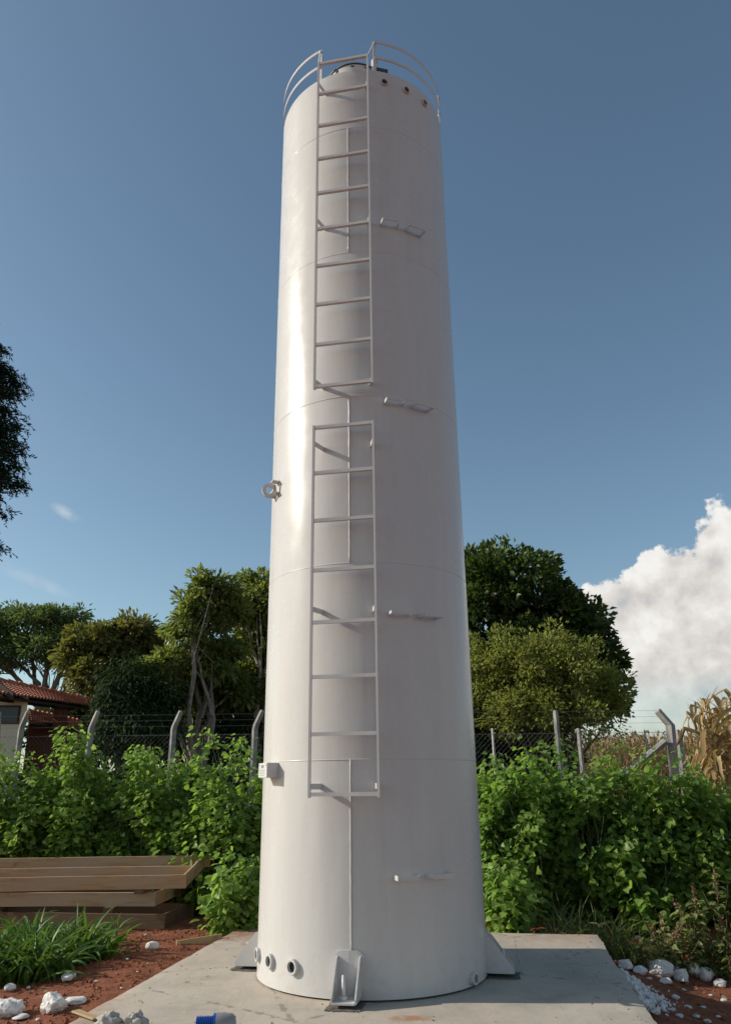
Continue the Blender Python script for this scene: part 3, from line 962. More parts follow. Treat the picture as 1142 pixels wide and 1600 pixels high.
# the conifer whose branches reach in at the left edge
def make_conifer():
    base = gp(-258, 48.0)
    base.z = 0
    root = empty('conifer_tree', base, 0, 'dark drooping conifer reaching in at the left edge of the sky', 'tree')
    top = at(-170, 360, 48.0).z
    b = MB()
    b.tube([Vector((0.15 * math.sin(z * 0.5), 0, z)) for z in np.linspace(-0.3, top, 14)], list(np.linspace(0.6, 0.05, 14)), 9)
    P, D, N_, Sz = [], [], [], []
    zs = [at(-20, q, 48.0).z for q in (960, 880, 850, 800, 745, 700, 640, 600, 560, 510, 400, 330)]
    ln = [3.0, 4.8, 7.5, 7.6, 6.2, 7.6, 7.4, 5.8, 6.2, 4.4, 1.2, 0.2]
    for i in range(270):
        t = rng.random() ** 0.9
        z = zs[0] + (zs[-1] - zs[0]) * t
        ph = rng.random() * 2 * math.pi
        L = float(np.interp(z, zs, ln)) * (0.80 + 0.24 * rng.random())
        d = Vector((math.cos(ph), math.sin(ph), 0.05))
        pts = []
        for k in range(9):
            s = k / 8
            pts.append(Vector((0, 0, z)) + d * L * s + Vector((0, 0, L * (0.16 * s - 0.26 * s * s))) + Vector(rng.normal(size=3)) * 0.08)
        b.tube(pts, list(np.linspace(0.09, 0.015, 9)), 4, caps=False)
        vis = math.cos(ph) > 0.3
        for k in range(2 if not vis else 3, 9):
            nt_ = int((9 + 9 * k / 8) * (1.5 if vis else 0.35))
            for _ in range(nt_):
                q = np.array(pts[k]) + rng.normal(size=3) * np.array([0.34, 0.34, 0.18])
                tip = np.array([d.x, d.y, 0]) * 0.7 + rng.normal(size=3) * 0.55
                tip[2] -= 0.65
                tip = tip / np.linalg.norm(tip)
                m = 9 if vis else 5
                s = rng.random(m)
                pp = q + tip * 0.64 * s[:, None] + np.array([0, 0, -0.24]) * (s ** 2)[:, None]
                P.append(pp); D.append(tip * 0.9 + rng.normal(size=(m, 3)) * 0.5); N_.append(rdir(m)); Sz.append((0.20 + 0.16 * rng.random(m)) * (1 if vis else 1.6))
    b.build('trunk', BARK, root, smooth=True)
    me = leaf_mesh('crown', np.concatenate(P), np.concatenate(D), np.concatenate(N_), np.concatenate(Sz), 'quad', 0.26)
    link('crown', me, LF_PINE, root)['kind'] = 'stuff'
make_conifer()

# ------------------------------------------------------------------ the hedge shrubs
STEM = mat_plain('green_stem', (0.08, 0.11, 0.04), 0.8, 0.25, 9, 0)
def make_shrub(label, px, topy, Y, wpx, group, shoots=46, lsize=0.078, low=0.0, seed=0):
    base = gp(px, Y)
    root = empty('leafy_shrub', base, 0, label, 'shrub', group)
    H = at(px, topy, Y).z - base.z
    hw = wpx * mpp(px, 1225, Y) * 0.5
    b = MB()
    P, D, N_, Sz, Rn = [], [], [], [], []
    for i in range(shoots):
        ph = rng.random() * 2 * math.pi
        rad = hw * math.sqrt(rng.random())
        hh = H * (0.42 + 0.46 * rng.random()) * (1.0 - 0.30 * (rad / hw) ** 2)
        if i < 9: hh, rad = H * (0.82 + 0.20 * rng.random()), rad * 0.55
        foot = Vector((math.cos(ph), math.sin(ph), 0)) * rad * 0.35
        tip = Vector((math.cos(ph) * rad, math.sin(ph) * rad * 0.9, hh))
        lean = Vector(rng.normal(size=3)) * 0.10
        pts = []
        n = 9
        for k in range(n + 1):
            s = k / n
            q = foot.lerp(tip, s) + lean * math.sin(s * math.pi) + Vector((math.cos(ph), math.sin(ph), 0)) * 0.12 * s * s
            pts.append(q)
        b.tube(pts, list(np.linspace(0.009, 0.0025, n + 1)), 4, caps=False)
        nl = int(112 * (hh / 1.6)) + 14
        s = np.clip(0.10 + 0.90 * rng.random(nl) ** 0.75, 0, 1)
        pa = np.array([list(q) for q in pts])
        x = s * n
        i0 = np.minimum(x.astype(int), n - 1)
        pp = pa[i0] + (pa[i0 + 1] - pa[i0]) * (x - i0)[:, None]
        az = rng.random(nl) * 2 * math.pi
        outv = np.stack([np.cos(az), np.sin(az), 0.25 - 0.75 * rng.random(nl)], -1)
        nl0 = nl
        pet = 0.05 + 0.11 * rng.random(nl)
        pp2 = pp + outv * pet[:, None] * np.array([1, 1, 0.4])
        cl = np.array([noise.noise((q[0] + base.x) * 2.6 * Vector((1, 0, 0)) + Vector((0, (q[1] + base.y) * 2.6, q[2] * 2.6))) for q in pp2])
        keep = cl + rng.normal(size=nl) * 0.14 > -0.20
        pp2, outv, s, cl = pp2[keep], outv[keep], s[keep], cl[keep]
        nl = len(s)
        if nl == 0: continue
        P.append(pp2)
        D.append(outv + np.array([0, 0, -0.15]))
        N_.append(np.array([0, 0, 0.85]) + outv * 0.45 + np.array([math.cos(ph), math.sin(ph), 0]) * 0.25 + rng.normal(size=(nl, 3)) * 0.5)
        Sz.append(lsize * (0.55 + 0.75 * rng.random(nl)) * (1 - 0.35 * np.clip((s - 0.85) / 0.15, 0, 1)))
        Rn.append(0.26 + 0.28 * s + cl * 0.45 + rng.normal(size=nl) * 0.17 + rng.normal() * 0.09)  # colour brightened in dense clumps, painting lit clumps against dark holes
    b.build('stems', STEM, root, smooth=True)
    me = leaf_mesh('foliage', np.concatenate(P), np.concatenate(D), np.concatenate(N_), np.concatenate(Sz), 'broad', 0.95, np.concatenate(Rn))
    link('foliage', me, LF_HEDGE, root)['kind'] = 'stuff'
    return root
HL, HR = 'shrubs in the hedge left of the tank', 'shrubs in the hedge right of the tank'
for a in (('bright leafy shrub at the left picture edge above the lumber', -15, 1150, 10.5, 128),
          ('leafy shrub with a tall shoot under the tiled house', 70, 1172, 10.6, 103),
          ('tall leafy shrub in front of the leftmost full fence post', 128, 1130, 10.5, 88),
          ('low leafy shrub in the dip between two tall left shrubs', 195, 1212, 10.7, 93),
          ('rounded bright shrub below the second bent fence post', 245, 1148, 10.5, 98),
          ('leafy shrub in the left hedge, next to last before the tank', 300, 1180, 10.4, 88),
          ('tall leafy shrub in the left hedge touching the tank outline', 352, 1140, 10.2, 103),
          ('shrub peeking out from behind the left side of the tank', 425, 1180, 10.5, 118)):
    make_shrub(a[0], a[1], a[2], a[3], a[4], HL, 54)
for a in (('leafy shrub half hidden behind the right side of the tank', 745, 1182, 9.95, 115),
          ('leafy shrub just right of the tank beside the slab end', 800, 1172, 9.65, 100),
          ('tall leafy shrub in front of the straight concrete post', 855, 1146, 9.95, 95),
          ('lower leafy shrub left of the leaning fence strut', 910, 1172, 9.75, 100),
          ('bright leafy shrub reaching up beside the corner post strut', 985, 1160, 9.75, 85),
          ('broad leafy shrub below the bent corner post', 1050, 1168, 9.65, 95),
          ('leafy shrub in front of the dry corn plants', 1105, 1198, 9.65, 95),
          ('leafy shrub cut by the right picture edge', 1172, 1215, 9.65, 115)):
    make_shrub(a[0], a[1], a[2], a[3], a[4], HR, 54)
# smaller shoots growing low at the hedge foot
for a in (('low leafy shoot beside the left side of the tank base', 385, 1325, 8.95, 60, HL),
          ('low leafy shoot at the foot of the right hedge by the tank', 775, 1335, 8.8, 60, HR),
          ('low bright leafy shrub in front of the right hedge middle', 985, 1300, 9.35, 105, HR)):
    make_shrub(a[0], a[1], a[2], a[3], a[4], a[5], 22, 0.085)
# a hedge core of leaves painted shade-dark keeps the foot of the hedge closed
def hedge_core(name, label, x0, x1, Y, n=3800, zt=1.15, ls=0.07, dy=0.5):
    x = x0 + (x1 - x0) * rng.random(n)
    y = Y + dy * rng.random(n)
    z = zt * rng.random(n) ** 0.8
    P = np.stack([x, y, z - 0.08], -1)
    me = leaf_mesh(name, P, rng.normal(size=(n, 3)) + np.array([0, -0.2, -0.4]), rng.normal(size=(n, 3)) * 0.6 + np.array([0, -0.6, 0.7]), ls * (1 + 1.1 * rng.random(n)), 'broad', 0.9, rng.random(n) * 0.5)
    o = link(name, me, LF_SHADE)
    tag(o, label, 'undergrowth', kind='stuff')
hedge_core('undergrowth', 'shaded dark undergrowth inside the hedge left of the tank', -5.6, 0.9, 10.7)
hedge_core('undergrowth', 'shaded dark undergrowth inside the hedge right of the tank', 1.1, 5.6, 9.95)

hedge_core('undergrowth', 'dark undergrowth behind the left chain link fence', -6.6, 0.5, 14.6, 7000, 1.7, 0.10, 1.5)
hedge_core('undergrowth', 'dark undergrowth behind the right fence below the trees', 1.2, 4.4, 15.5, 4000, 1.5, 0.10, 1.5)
# ------------------------------------------------------------------ fences
def bent_post(name, foot, top, armdir, w, parent, bend=0.30):
    b = MB()
    foot, top = Vector(foot), Vector(top)
    k = top - Vector(armdir) * 1.0
    r = w * 0.70
    b.tube([foot, foot.lerp(k, 0.5), k - (k - foot).normalized() * 0.03, k + Vector(armdir) * 0.12, top], [r, r * 0.95, r * 0.9, r * 0.86, r * 0.72], 4)
    o = b.build(name, POSTC, parent, bevel=0.012)
    return o
def chain_link(p0, p1, z0, z1, parent, pitch=0.075):
    p0, p1 = Vector(p0), Vector(p1)
    L = (p1 - p0).length
    u = (p1 - p0) / L
    H = z1 - z0
    b = MB()
    k = -H
    def pt(s, z): return p0 + u * s + Vector((0, 0, z0 + z))
    while k < L:
        for sg in (1, -1):
            a, c = (k, k + H) if sg > 0 else (k + H, k)
            s0, zz0, s1, zz1 = a, 0.0, c, H
            def clipx(s): return min(max(s, 0), L)
            q0, q1 = clipx(s0), clipx(s1)
            if abs(q1 - q0) < 1e-3: continue
            z_a = H * (q0 - s0) / (s1 - s0); z_b = H * (q1 - s0) / (s1 - s0)
            off = Vector((0, 0.003 * sg, 0))
            b.tube([pt(q0, z_a) + off, pt(q1, z_b) + off], 0.0011, 3, caps=False)
        k += pitch
    o = b.build('chain_link', STEEL, parent)
    o['kind'] = 'stuff'
    for z in (0.05, H * 0.5, H - 0.02):
        b = MB(); b.tube([pt(0, z) - Vector((0, .01, 0)), pt(L, z) - Vector((0, .01, 0))], 0.003, 4)
        b.build('tension_wire', STEEL, parent)
def left_fence():
    Y = 13.0
    root = empty('wire_fence', gp(200, Y), 0, 'chain link fence with bent concrete posts left of the tank', 'fence')
    o0 = root.location.copy()
    tips = [(-66, 1113), (50, 1112), (158, 1112), (286, 1112), (412, 1111), (540, 1110)]
    for px, py in tips:
        t = at(px, py, Y) 
        foot = gnd(t.x - 0.16, Y); foot.z -= 0.3
        bent_post('post', foot - o0, t - o0 - Vector((0, 0.12, 0)), (0.13, -0.12, 0.26), 0.092, root)
    a, c = at(-66, 1113, Y), at(600, 1110, Y)
    chain_link(Vector((a.x - .2, Y, 0)) - Vector((o0.x, o0.y, 0)), Vector((c.x, Y, 0)) - Vector((o0.x, o0.y, 0)), 0.05 - o0.z, 2.18 - o0.z, root)
    for k in range(3):
        z = 2.30 + 0.09 * k
        b = MB(); b.tube([Vector((a.x, Y - 0.03 * k, z)) - o0, Vector((c.x, Y - 0.03 * k, z)) - o0], 0.0016, 4)
        b.build('barbed_wire', STEEL, root)
left_fence()
def right_fence():
    Y = 12.0
    root = empty('wire_fence', gp(950, Y), 0, 'chain link fence with grey corner post and strut right of the tank', 'fence')
    o0 = root.location.copy()
    # corner post: shaft with an arm bent to the left, strut leaning against it
    t = at(1026, 1110, Y); k = at(1046, 1131, Y); ft = gp(1046, Y); ft.z -= 0.3
    b = MB()
    b.tube([ft - o0, k - o0 - Vector((0, 0, 0.02)), t - o0], [0.085, 0.080, 0.064], 4)
    b.build('corner_post', POSTC, root, bevel=0.012)
    s0, s1 = at(1043, 1158, Y - 0.06), at(975, 1212, Y - 0.06)
    b = MB(); b.tube([s0 - o0 - Vector((0.03, 0, 0)), s1 - o0 + (s1 - s0) * 0.6], 0.06, 4)
    b.build('strut', POSTC, root, bevel=0.01)
    for px, py, yy, w in ((1056, 1140, 13.0, 0.07), (1060, 1147, 14.6, 0.07), (867, 1110, 12.0, 0.048), (640, 1108, 12.0, 0.06)):
        t = at(px, py, yy); ft = gnd(t.x, yy); ft.z -= 0.3
        b = MB(); b.tube([ft - o0, t - o0 - Vector((0, 0, 0.05)), t - o0], [w, w * 0.92, w * 0.8], 4)
        b.build('post', POSTC, root, bevel=0.01)
    a, c = at(640, 1108, Y), at(1043, 1131, Y)
    chain_link(Vector((a.x, Y, 0)) - Vector((o0.x, o0.y, 0)), Vector((c.x, Y, 0)) - Vector((o0.x, o0.y, 0)), 0.05 - o0.z, 2.08 - o0.z, root)
    d = at(1062, 1150, 15.5)
    chain_link(Vector((c.x, Y, 0)) - Vector((o0.x, o0.y, 0)), Vector((d.x, 15.5, 0)) - Vector((o0.x, o0.y, 0)), 0.05 - o0.z, 2.05 - o0.z, root, 0.11)
    for q in range(3):
        z = 2.2 + 0.09 * q
        b = MB(); b.tube([Vector((a.x, Y, z)) - o0, Vector((c.x - 0.06 * q, Y, z)) - o0], 0.0016, 4)
        b.build('barbed_wire', STEEL, root)
right_fence()
def stake(label, px, py, Y, w, name='fence_stake', lean=0.0, mat=None):
    t = at(px, py, Y); ft = gnd(t.x + lean, Y); ft.z -= 0.2
    b = MB(); b.tube([Vector((0, 0, 0)), (t - ft) * 0.5, t - ft], [w, w * 0.95, w * 0.85], 4)
    o = b.build(name, mat or POSTC, None, bevel=0.006)
    o.location = ft
    tag(o, label, 'post')
WHITEP = mat_plain('limewashed_wood', (0.42, 0.41, 0.38), 0.9, 0.15, 9, 0.2)
stake('square concrete post standing alone under the olive green tree', 903, 1138, 15.0, 0.05)
stake('thin white stake in front of the dry corn field', 1006, 1141, 16.5, 0.025, lean=0.12, mat=WHITEP)
stake('thin white stake under the dark trees right of the tank', 769, 1138, 16.0, 0.035, mat=WHITEP)
stake('thin leaning white stake left of the dry corn field', 918, 1150, 18.0, 0.022, lean=0.14, mat=WHITEP)

# ------------------------------------------------------------------ the house
def make_house():
    CREAM = mat_plain('cream_render', (0.72, 0.65, 0.50), 0.9, 0.07, 2, 0.2)
    TILE, nt, bb = new_mat('clay_tile')
    t = NT(nt); p = t.coord('Object')
    c = t.ramp(t.noise(9, 4, 0.7, p), [(0.3, (0.36, 0.13, 0.075)), (0.55, (0.54, 0.20, 0.115)), (0.75, (0.64, 0.28, 0.17))])
    nt.links.new(c, bb.inputs['Base Color']); bb.inputs['Roughness'].default_value = 0.85
    BRK = mat_plain('brick_red_pillar', (0.20, 0.07, 0.045), 0.9, 0.25, 12, 0.4)
    DKW = mat_plain('dark_timber', (0.06, 0.035, 0.022), 0.8, 0.2, 8, 0.2)
    A = at(21, 1083, 18.0)
    B0 = at(141, 1101, 20.6)
    ev = Vector((B0.x - A.x, B0.y - A.y, 0))
    Lr = ev.length
    u = ev.normalized()                         # along the eave, away to the right
    w = Vector((-u.y, u.x, 0))                  # into the house (uphill)
    root = empty('tiled_house', (A.x, A.y, 0), 0, 'cream house with red clay tile roof and open veranda behind the fence', 'house')
    o0 = root.location.copy()
    zE = A.z
    run, rise = 2.2, 1.02
    def roof(name, e0, e1, c0, c1, cols, rows, s0=0.0, parent=root):
        b = MB()
        n = cols * 6
        def P(s, t): return e0.lerp(e1, s).lerp(c0.lerp(c1, s), t)
        for r in range(rows):
            t0, t1 = r / rows, (r + 1.12) / rows
            vs, fs = [], []
            for (tt, lift) in ((t0, 0.035), (t1, 0.0)):
                for k in range(n + 1):
                    s = s0 + (1 - s0) * k / n
                    z = abs(math.cos(k / 6 * math.pi)) * 0.045
                    vs.append(P(s, tt) + Vector((0, 0, z + lift)) - o0)
            for k in range(n): fs.append((k, k + 1, n + 2 + k, n + 1 + k))
            m = len(vs)
            for k in range(n + 1):
                q = vs[k].copy(); q.z -= 0.04; vs.append(q)
            for k in range(n): fs.append((m + k, m + k + 1, k + 1, k))
            b.add(vs, fs)
        o = b.build(name, TILE, parent, smooth=False)
        o['kind'] = 'stuff'
        # timber deck under the tiles
        d = Vector((0, 0, -0.05))
        b = MB(); b.prism([P(s0, 0.02) - o0 + d, P(1, 0.02) - o0 + d, P(1, 1) - o0 + d, P(s0, 1) - o0 + d], (0, 0, -0.06))
        b.build('roof_deck', DKW, parent)
        b = MB()
        for k in range(12):
            a_, c_ = s0 + (1 - s0) * k / 12, s0 + (1 - s0) * (k + 1.08) / 12
            b.tube([P(a_, 1) + Vector((0, 0, 0.05)) - o0, P(c_, 1) + Vector((0, 0, 0.02)) - o0], [0.085, 0.07], 8)
        b.build('ridge_tiles', TILE, parent, smooth=True)
        return o
    C0, C1 = at(-2, 1060, 20.2), at(146, 1092, 25.2)
    zc = (C0.z + C1.z) / 2
    roof('roof', Vector((A.x, A.y, zE - 0.06)), Vector((B0.x, B0.y, zE - 0.06)), C0 - Vector((0, 0, 0.08)), C1 - Vector((0, 0, 0.08)), 30, 8, -0.22)
    # front beam and pillars
    b = MB()
    q0, q1 = A + w * 0.35, A + u * (Lr - 0.2) + w * 0.35
    b.prism([q0 - o0 + Vector((0, 0, 0.02)), q1 - o0 + Vector((0, 0, 0.02)), q1 - o0 + Vector((0, 0, -0.16)), q0 - o0 + Vector((0, 0, -0.16))], w * 0.12)
    b.build('beam', DKW, root)
    P1 = at(95, 1120, 20.0)
    for pc in (Vector((P1.x, P1.y, 0)), Vector((P1.x, P1.y, 0)) + w * 3.2 + u * 0.4):
        b = MB(); b.box((pc.x - o0.x, pc.y - o0.y, zE / 2), (0.24, 0.24, zE + 0.1), Matrix.Rotation(math.atan2(u.y, u.x), 3, 'Z'))
        b.build('pillar', BRK, root)
    # wall block on the left, its right corner at x = 40
    c0 = at(40, 1130, 18.6)
    wl = Vector((-math.cos(R_(12)), math.sin(R_(12)) * -1, 0))
    wd = Vector((-wl.y, wl.x, 0))
    wd = Vector((c0.x, c0.y, 0)).normalized() + Vector((-0.08, 0, 0))
    wc = Vector((c0.x, c0.y, 0))
    zt = zE - 0.02
    b = MB()
    b.prism([wc - o0, wc + wl * 4.5 - o0, wc + wl * 4.5 + wd * 3.5 - o0, wc + wd * 3.5 - o0], (0, 0, zt))
    wall = b.build('wall', CREAM, root)
    # narrow window with frame and panes in the wall
    wz = at(20, 1117, 18.6).z
    for i in range(2):
        s0 = (0.14 + i * 0.56)
        b = MB()
        wn = Vector((-wl.y, wl.x, 0)); wn = wn if wn.y > 0 else -wn
        M = Matrix((wl, wn, Vector((0, 0, 1)))).transposed()
        cpos = wc + wl * (s0 + 0.27) - wn * 0.004 - o0
        b.box((cpos.x, cpos.y, wz), (0.55, 0.05, 0.42), M)
        wi = b.build('window', DKW, root)
        b = MB(); cp = cpos - wn * 0.028
        b.box((cp.x, cp.y, wz), (0.46, 0.012, 0.33), M)
        g, gnt, gb = new_mat('window_glass'); gb.inputs['Base Color'].default_value = (0.02, 0.025, 0.03, 1); gb.inputs['Roughness'].default_value = 0.08
        b.build('pane', g, wi)
    # barge board of the front gable at the far left
    g0, g1 = at(21, 1083, 17.8), at(-40, 1035, 18.2)
    b = MB()
    b.prism([g0 - o0, g1 - o0, g1 - o0 + Vector((0, 0, -0.16)), g0 - o0 + Vector((0, 0, -0.16))], (0.02, 0.06, 0))
    b.build('barge_board', DKW, root)
    # lower roof behind the veranda
    roof('roof', at(46, 1128, 22.0), at(124, 1136, 23.3), at(44, 1113, 22.6), at(126, 1130, 24.6), 22, 5)
    a2, b2 = at(46, 1128, 22.3), at(124, 1136, 23.6)
    b = MB(); q0, q1 = Vector((a2.x, a2.y, 0)) - o0, Vector((b2.x, b2.y, 0)) - o0
    b.prism([q0, q1, q1 + Vector((0, 0.15, 0)), q0 + Vector((0, 0.15, 0))], (0, 0, a2.z - 0.08)); b.build('wall', BRK, root)
make_house()
# veranda gate posts and a leaning concrete slab at the far left
stake('wide grey concrete post leaning at the left picture edge', -6, 1113, 12.4, 0.11, 'concrete_post', lean=0.22)

# ------------------------------------------------------------------ dry corn
LF_CORN = mat_leaf('dry_corn_leaf', (0.22, 0.145, 0.07), (0.44, 0.32, 0.175), 0.8, 0.3, 0.15, (0.55, 0.43, 0.26))
LF_FIELD = mat_leaf('dry_field_leaf', (0.22, 0.14, 0.07), (0.42, 0.29, 0.16), 0.85, 0.35, 0.1, (0.52, 0.39, 0.24))
STALK = mat_plain('dry_stalk', (0.32, 0.23, 0.11), 0.85, 0.2, 7, 0)
def strips(paths, widths, rnd=None, name='leaf', side=None):   # flat tapering ribbons along curved paths (numpy)
    n, k = len(paths), len(paths[0])
    P = np.array(paths)
    T = np.gradient(P, axis=1)
    T = norm(T)
    if side is None:
        side = norm(np.cross(T, np.array([0, 0, 1.0]) + rng.normal(size=(n, 1, 3)) * 0.35))
    tp = np.sin(np.linspace(0.25, math.pi, k)) ** 0.7
    tp[-1] = 0.04
    wv = np.array(widths)[:, None] * tp[None]
    mid = P - np.cross(side, T) * wv[..., None] * 0.25
    V = np.stack([P - side * wv[..., None] / 2, mid, P + side * wv[..., None] / 2], 2).reshape(-1, 3)
    fs = []
    base = (np.arange(n) * k * 3)[:, None]
    seg = (np.arange(k - 1) * 3)[None]
    b0 = (base + seg).reshape(-1)
    F = np.concatenate([np.stack([b0, b0 + 1, b0 + 4, b0 + 3], -1), np.stack([b0 + 1, b0 + 2, b0 + 5, b0 + 4], -1)])
    me = bpy.data.meshes.new(name)
    nf = len(F)
    me.vertices.add(len(V)); me.vertices.foreach_set('co', V.astype(np.float32).ravel())
    me.loops.add(nf * 4); me.loops.foreach_set('vertex_index', F.astype(np.int32).ravel())
    me.polygons.add(nf); me.polygons.foreach_set('loop_start', np.arange(0, nf * 4, 4, dtype=np.int32))
    me.update(calc_edges=True)
    if rnd is None: rnd = rng.random(n)
    a = me.attributes.new('rnd', 'FLOAT', 'POINT')
    a.data.foreach_set('value', np.repeat(np.clip(rnd, 0, 1), k * 3).astype(np.float32))
    me.polygons.foreach_set('use_smooth', np.ones(nf, dtype=bool))
    return me
def corn_leaves(H, n, L, k=8, base=(0, 0, 0), drop=1.5, wid=0.07):
    out, wd = [], []
    for i in range(n):
        z = H * (0.15 + 0.83 * i / n)
        az = i * 2.4 + rng.normal() * 0.5
        l = L * (0.6 + 0.6 * rng.random())
        el = 0.7 + rng.normal() * 0.45
        q = np.array([base[0], base[1], base[2] + z]); pts = [q.copy()]
        kink = 0.10 + 0.55 * rng.random() / drop * 1.5
        low = -1.45 + 0.7 * rng.random() ** 2
        for s in range(k - 1):
            t = s / (k - 2)
            e = el * (1 - t) if t < kink else low + 0.5 * rng.normal() * 0.5
            az += rng.normal() * (0.15 if t < kink else 0.40)
            q = q + np.array([math.cos(az) * math.cos(e), math.sin(az) * math.cos(e), math.sin(e)]) * l / (k - 1)
            pts.append(q.copy())
        out.append(np.array(pts)); wd.append(wid * (0.7 + 0.6 * rng.random()))
    return out, wd
def corn_plant(label, px, topy, Y, lean=0.0):
    base = gp(px, Y)
    root = empty('corn_plant', base, 0, label, 'corn plant', 'dry corn plants by the right picture edge')
    H = at(px, topy, Y).z - base.z
    b = MB()
    b.tube([(lean * t * t, 0.02 * math.sin(t * 5), H * 0.86 * t) for t in np.linspace(0, 1, 8)], list(np.linspace(0.014, 0.006, 8)), 6)
    b.build('stalk', STALK, root, smooth=True)
    pa, wd = corn_leaves(H * 0.90, 64, 0.60, wid=0.062, drop=1.5, k=10)
    for q in pa: q[:, 0] += lean * np.clip(q[:, 2] / H, 0, 1) ** 2
    link('leaves', strips(pa, wd, name='leaves'), LF_CORN, root)['kind'] = 'stuff'
    # tassel
    tp, tw = [], []
    for i in range(8):
        a = rng.random() * 6.28; l = 0.22 + 0.2 * rng.random()
        o = np.array([lean, 0, H * 0.84])
        tp.append(np.array([o + np.array([math.cos(a) * l * s * 0.7, math.sin(a) * l * s * 0.7, l * (s - 0.45 * s * s * (i > 1))]) for s in np.linspace(0, 1, 5)]))
        tw.append(0.012)
    link('tassel', strips(tp, tw, name='tassel'), LF_CORN, root)
    for i in range(2):
        z = H * (0.40 + 0.12 * i); a = rng.random() * 6.28
        b = MB(); b.tube([(0, 0, z), (math.cos(a) * 0.06, math.sin(a) * 0.06, z + 0.05), (math.cos(a) * 0.09, math.sin(a) * 0.09, z - 0.10), (math.cos(a) * 0.09, math.sin(a) * 0.09, z - 0.2)], [0.01, 0.03, 0.03, 0.012], 7)
        b.build('ear', STALK, root, smooth=True)
for a in (('leftmost dry corn plant with a feathery tassel by the right hedge', 1106, 1082, 10.6, 0.05), ('tall dry corn plant with a long bare tassel', 1130, 1056, 10.8, -0.10),
          ('dry corn plant cut by the right picture edge', 1140, 1062, 10.4, 0.05), ('short bent dry corn plant below the others', 1114, 1116, 10.2, 0.12),
          ('dry corn plant at the back of the right clump', 1126, 1088, 11.3, -0.08), ('low dry corn plant near the corner post', 1092, 1134, 11.2, 0.1),
          ('dry corn plant just inside the right picture edge', 1131, 1100, 10.1, -0.05), ('outer dry corn plant beyond the right edge', 1165, 1066, 10.6, 0.0)):
    corn_plant(*a)
def corn_field():
    P, Wd, Rn = [], [], []
    b = MB()
    for row in range(16):
        Y = 27.0 + row * 1.0 + row * row * 0.06
        x0, x1 = at(860, 1150, Y).x, at(1230, 1150, Y).x
        if row < 3: x0 = at(930, 1150, Y).x
        x = x0
        while x < x1:
            g = gnd(x + rng.normal() * 0.05, Y + rng.normal() * 0.08)
            H = (at(1050, 1139, Y).z - g.z) * (0.93 + 0.12 * rng.random()) if row < 10 else 3.1
            H = min(H, 3.3)
            pa, wd = corn_leaves(H * 0.98, 17, 0.42, 5, (g.x, g.y, g.z), 1.7, 0.075)
            P += pa; Wd += wd
            Rn += list(np.clip(rng.normal(0.45, 0.2) + rng.normal(size=len(pa)) * 0.2, 0, 1))
            b.tube([(g.x, g.y, g.z), (g.x + rng.normal() * 0.05, g.y, g.z + H * 0.97)], [0.011, 0.004], 3, caps=False)
            x += 0.17 + 0.08 * rng.random()
    o = link('corn_field', strips(P, Wd, np.array(Rn), 'corn_field'), LF_FIELD)
    tag(o, 'dry brown corn field stretching behind the right fence', 'corn field', kind='stuff')
    s = b.build('stalks', STALK, o)
    s['kind'] = 'stuff'
corn_field()

# ------------------------------------------------------------------ lumber, grass, stones, small things
WOOD_A = mat_wood('weathered_formwork', (0.52, 0.32, 0.165), (0.46, 0.36, 0.25))
WOOD_B = mat_wood('grey_formwork', (0.47, 0.35, 0.21), (0.46, 0.39, 0.30))
WOOD_C = mat_wood('dark_formwork', (0.17, 0.105, 0.06), (0.15, 0.11, 0.075))
WOOD_N = mat_wood('fresh_board', (0.46, 0.32, 0.16), (0.42, 0.33, 0.21))
def board(p0, p1, h, th, parent, mat, name='board', tilt=0.0):
    p0, p1 = Vector(p0), Vector(p1)
    d = p1 - p0
    L = d.length
    u = d.normalized()
    s = Vector((0, 0, 1)).cross(u).normalized()
    v = u.cross(s)
    b = MB()
    n = 6
    vs, fs = [], []
    for k in range(n + 1):
        x = L * k / n
        wob = 0.006 * noise.noise((x * 1.3, p0.x * 3 + p0.z * 9, 1.0))
        for yy, zz in ((-th / 2, 0), (th / 2, 0), (th / 2, h), (-th / 2, h)):
            vs.append((x, yy + wob + (zz * tilt), zz + wob * 0.8))
    for k in range(n):
        for q in range(4):
            q2 = (q + 1) % 4
            fs.append((k * 4 + q, (k + 1) * 4 + q, (k + 1) * 4 + q2, k * 4 + q2))
    fs += [(0, 1, 2, 3), tuple(n * 4 + q for q in (3, 2, 1, 0))]
    b.add(vs, fs)
    o = b.build(name, mat, parent, bevel=0.003)
    M = Matrix((u, s, v)).transposed().to_4x4()
    M.translation = p0
    o.matrix_local = M
    return o
def form_frame(label, nr, nl, br, h, mat, mat2, zoff=0.0, mid=None, th=0.025):
    """nr/nl: near board's right and left foot (world), br: back right foot"""
    root = empty('formwork_frame', nr, 0, label, 'lumber')
    o0 = Vector(nr)
    nr, nl, br = Vector(nr), Vector(nl), Vector(br)
    bl = nl + (br - nr)
    board(nl - o0, nr - o0, h, th, root, mat)
    e = (br - nr).normalized()
    board(nr - o0 + e * (th / 2 + 0.004) - (nr - nl).normalized() * th, br - o0 - e * (th / 2 + 0.004) - (nr - nl).normalized() * th, h, th, root, mat)
    board(bl - o0, br - o0 + (nr - nl).normalized() * 0.05, h * 0.95, th, root, mat2)
    if mid:
        q0, q1 = nl.lerp(bl, mid), nr.lerp(br, mid)
        k = (nr - nl).normalized() * (th * 1.6)
        board(q0 - o0, q1 - o0 - k, h * 0.97, th, root, mat2)
    return root
G0 = -0.06
def zdrop(v, z): return Vector((v.x, v.y, z))
f1r = atz(258, 1452, G0); f1l = atz(-90, 1447, G0)
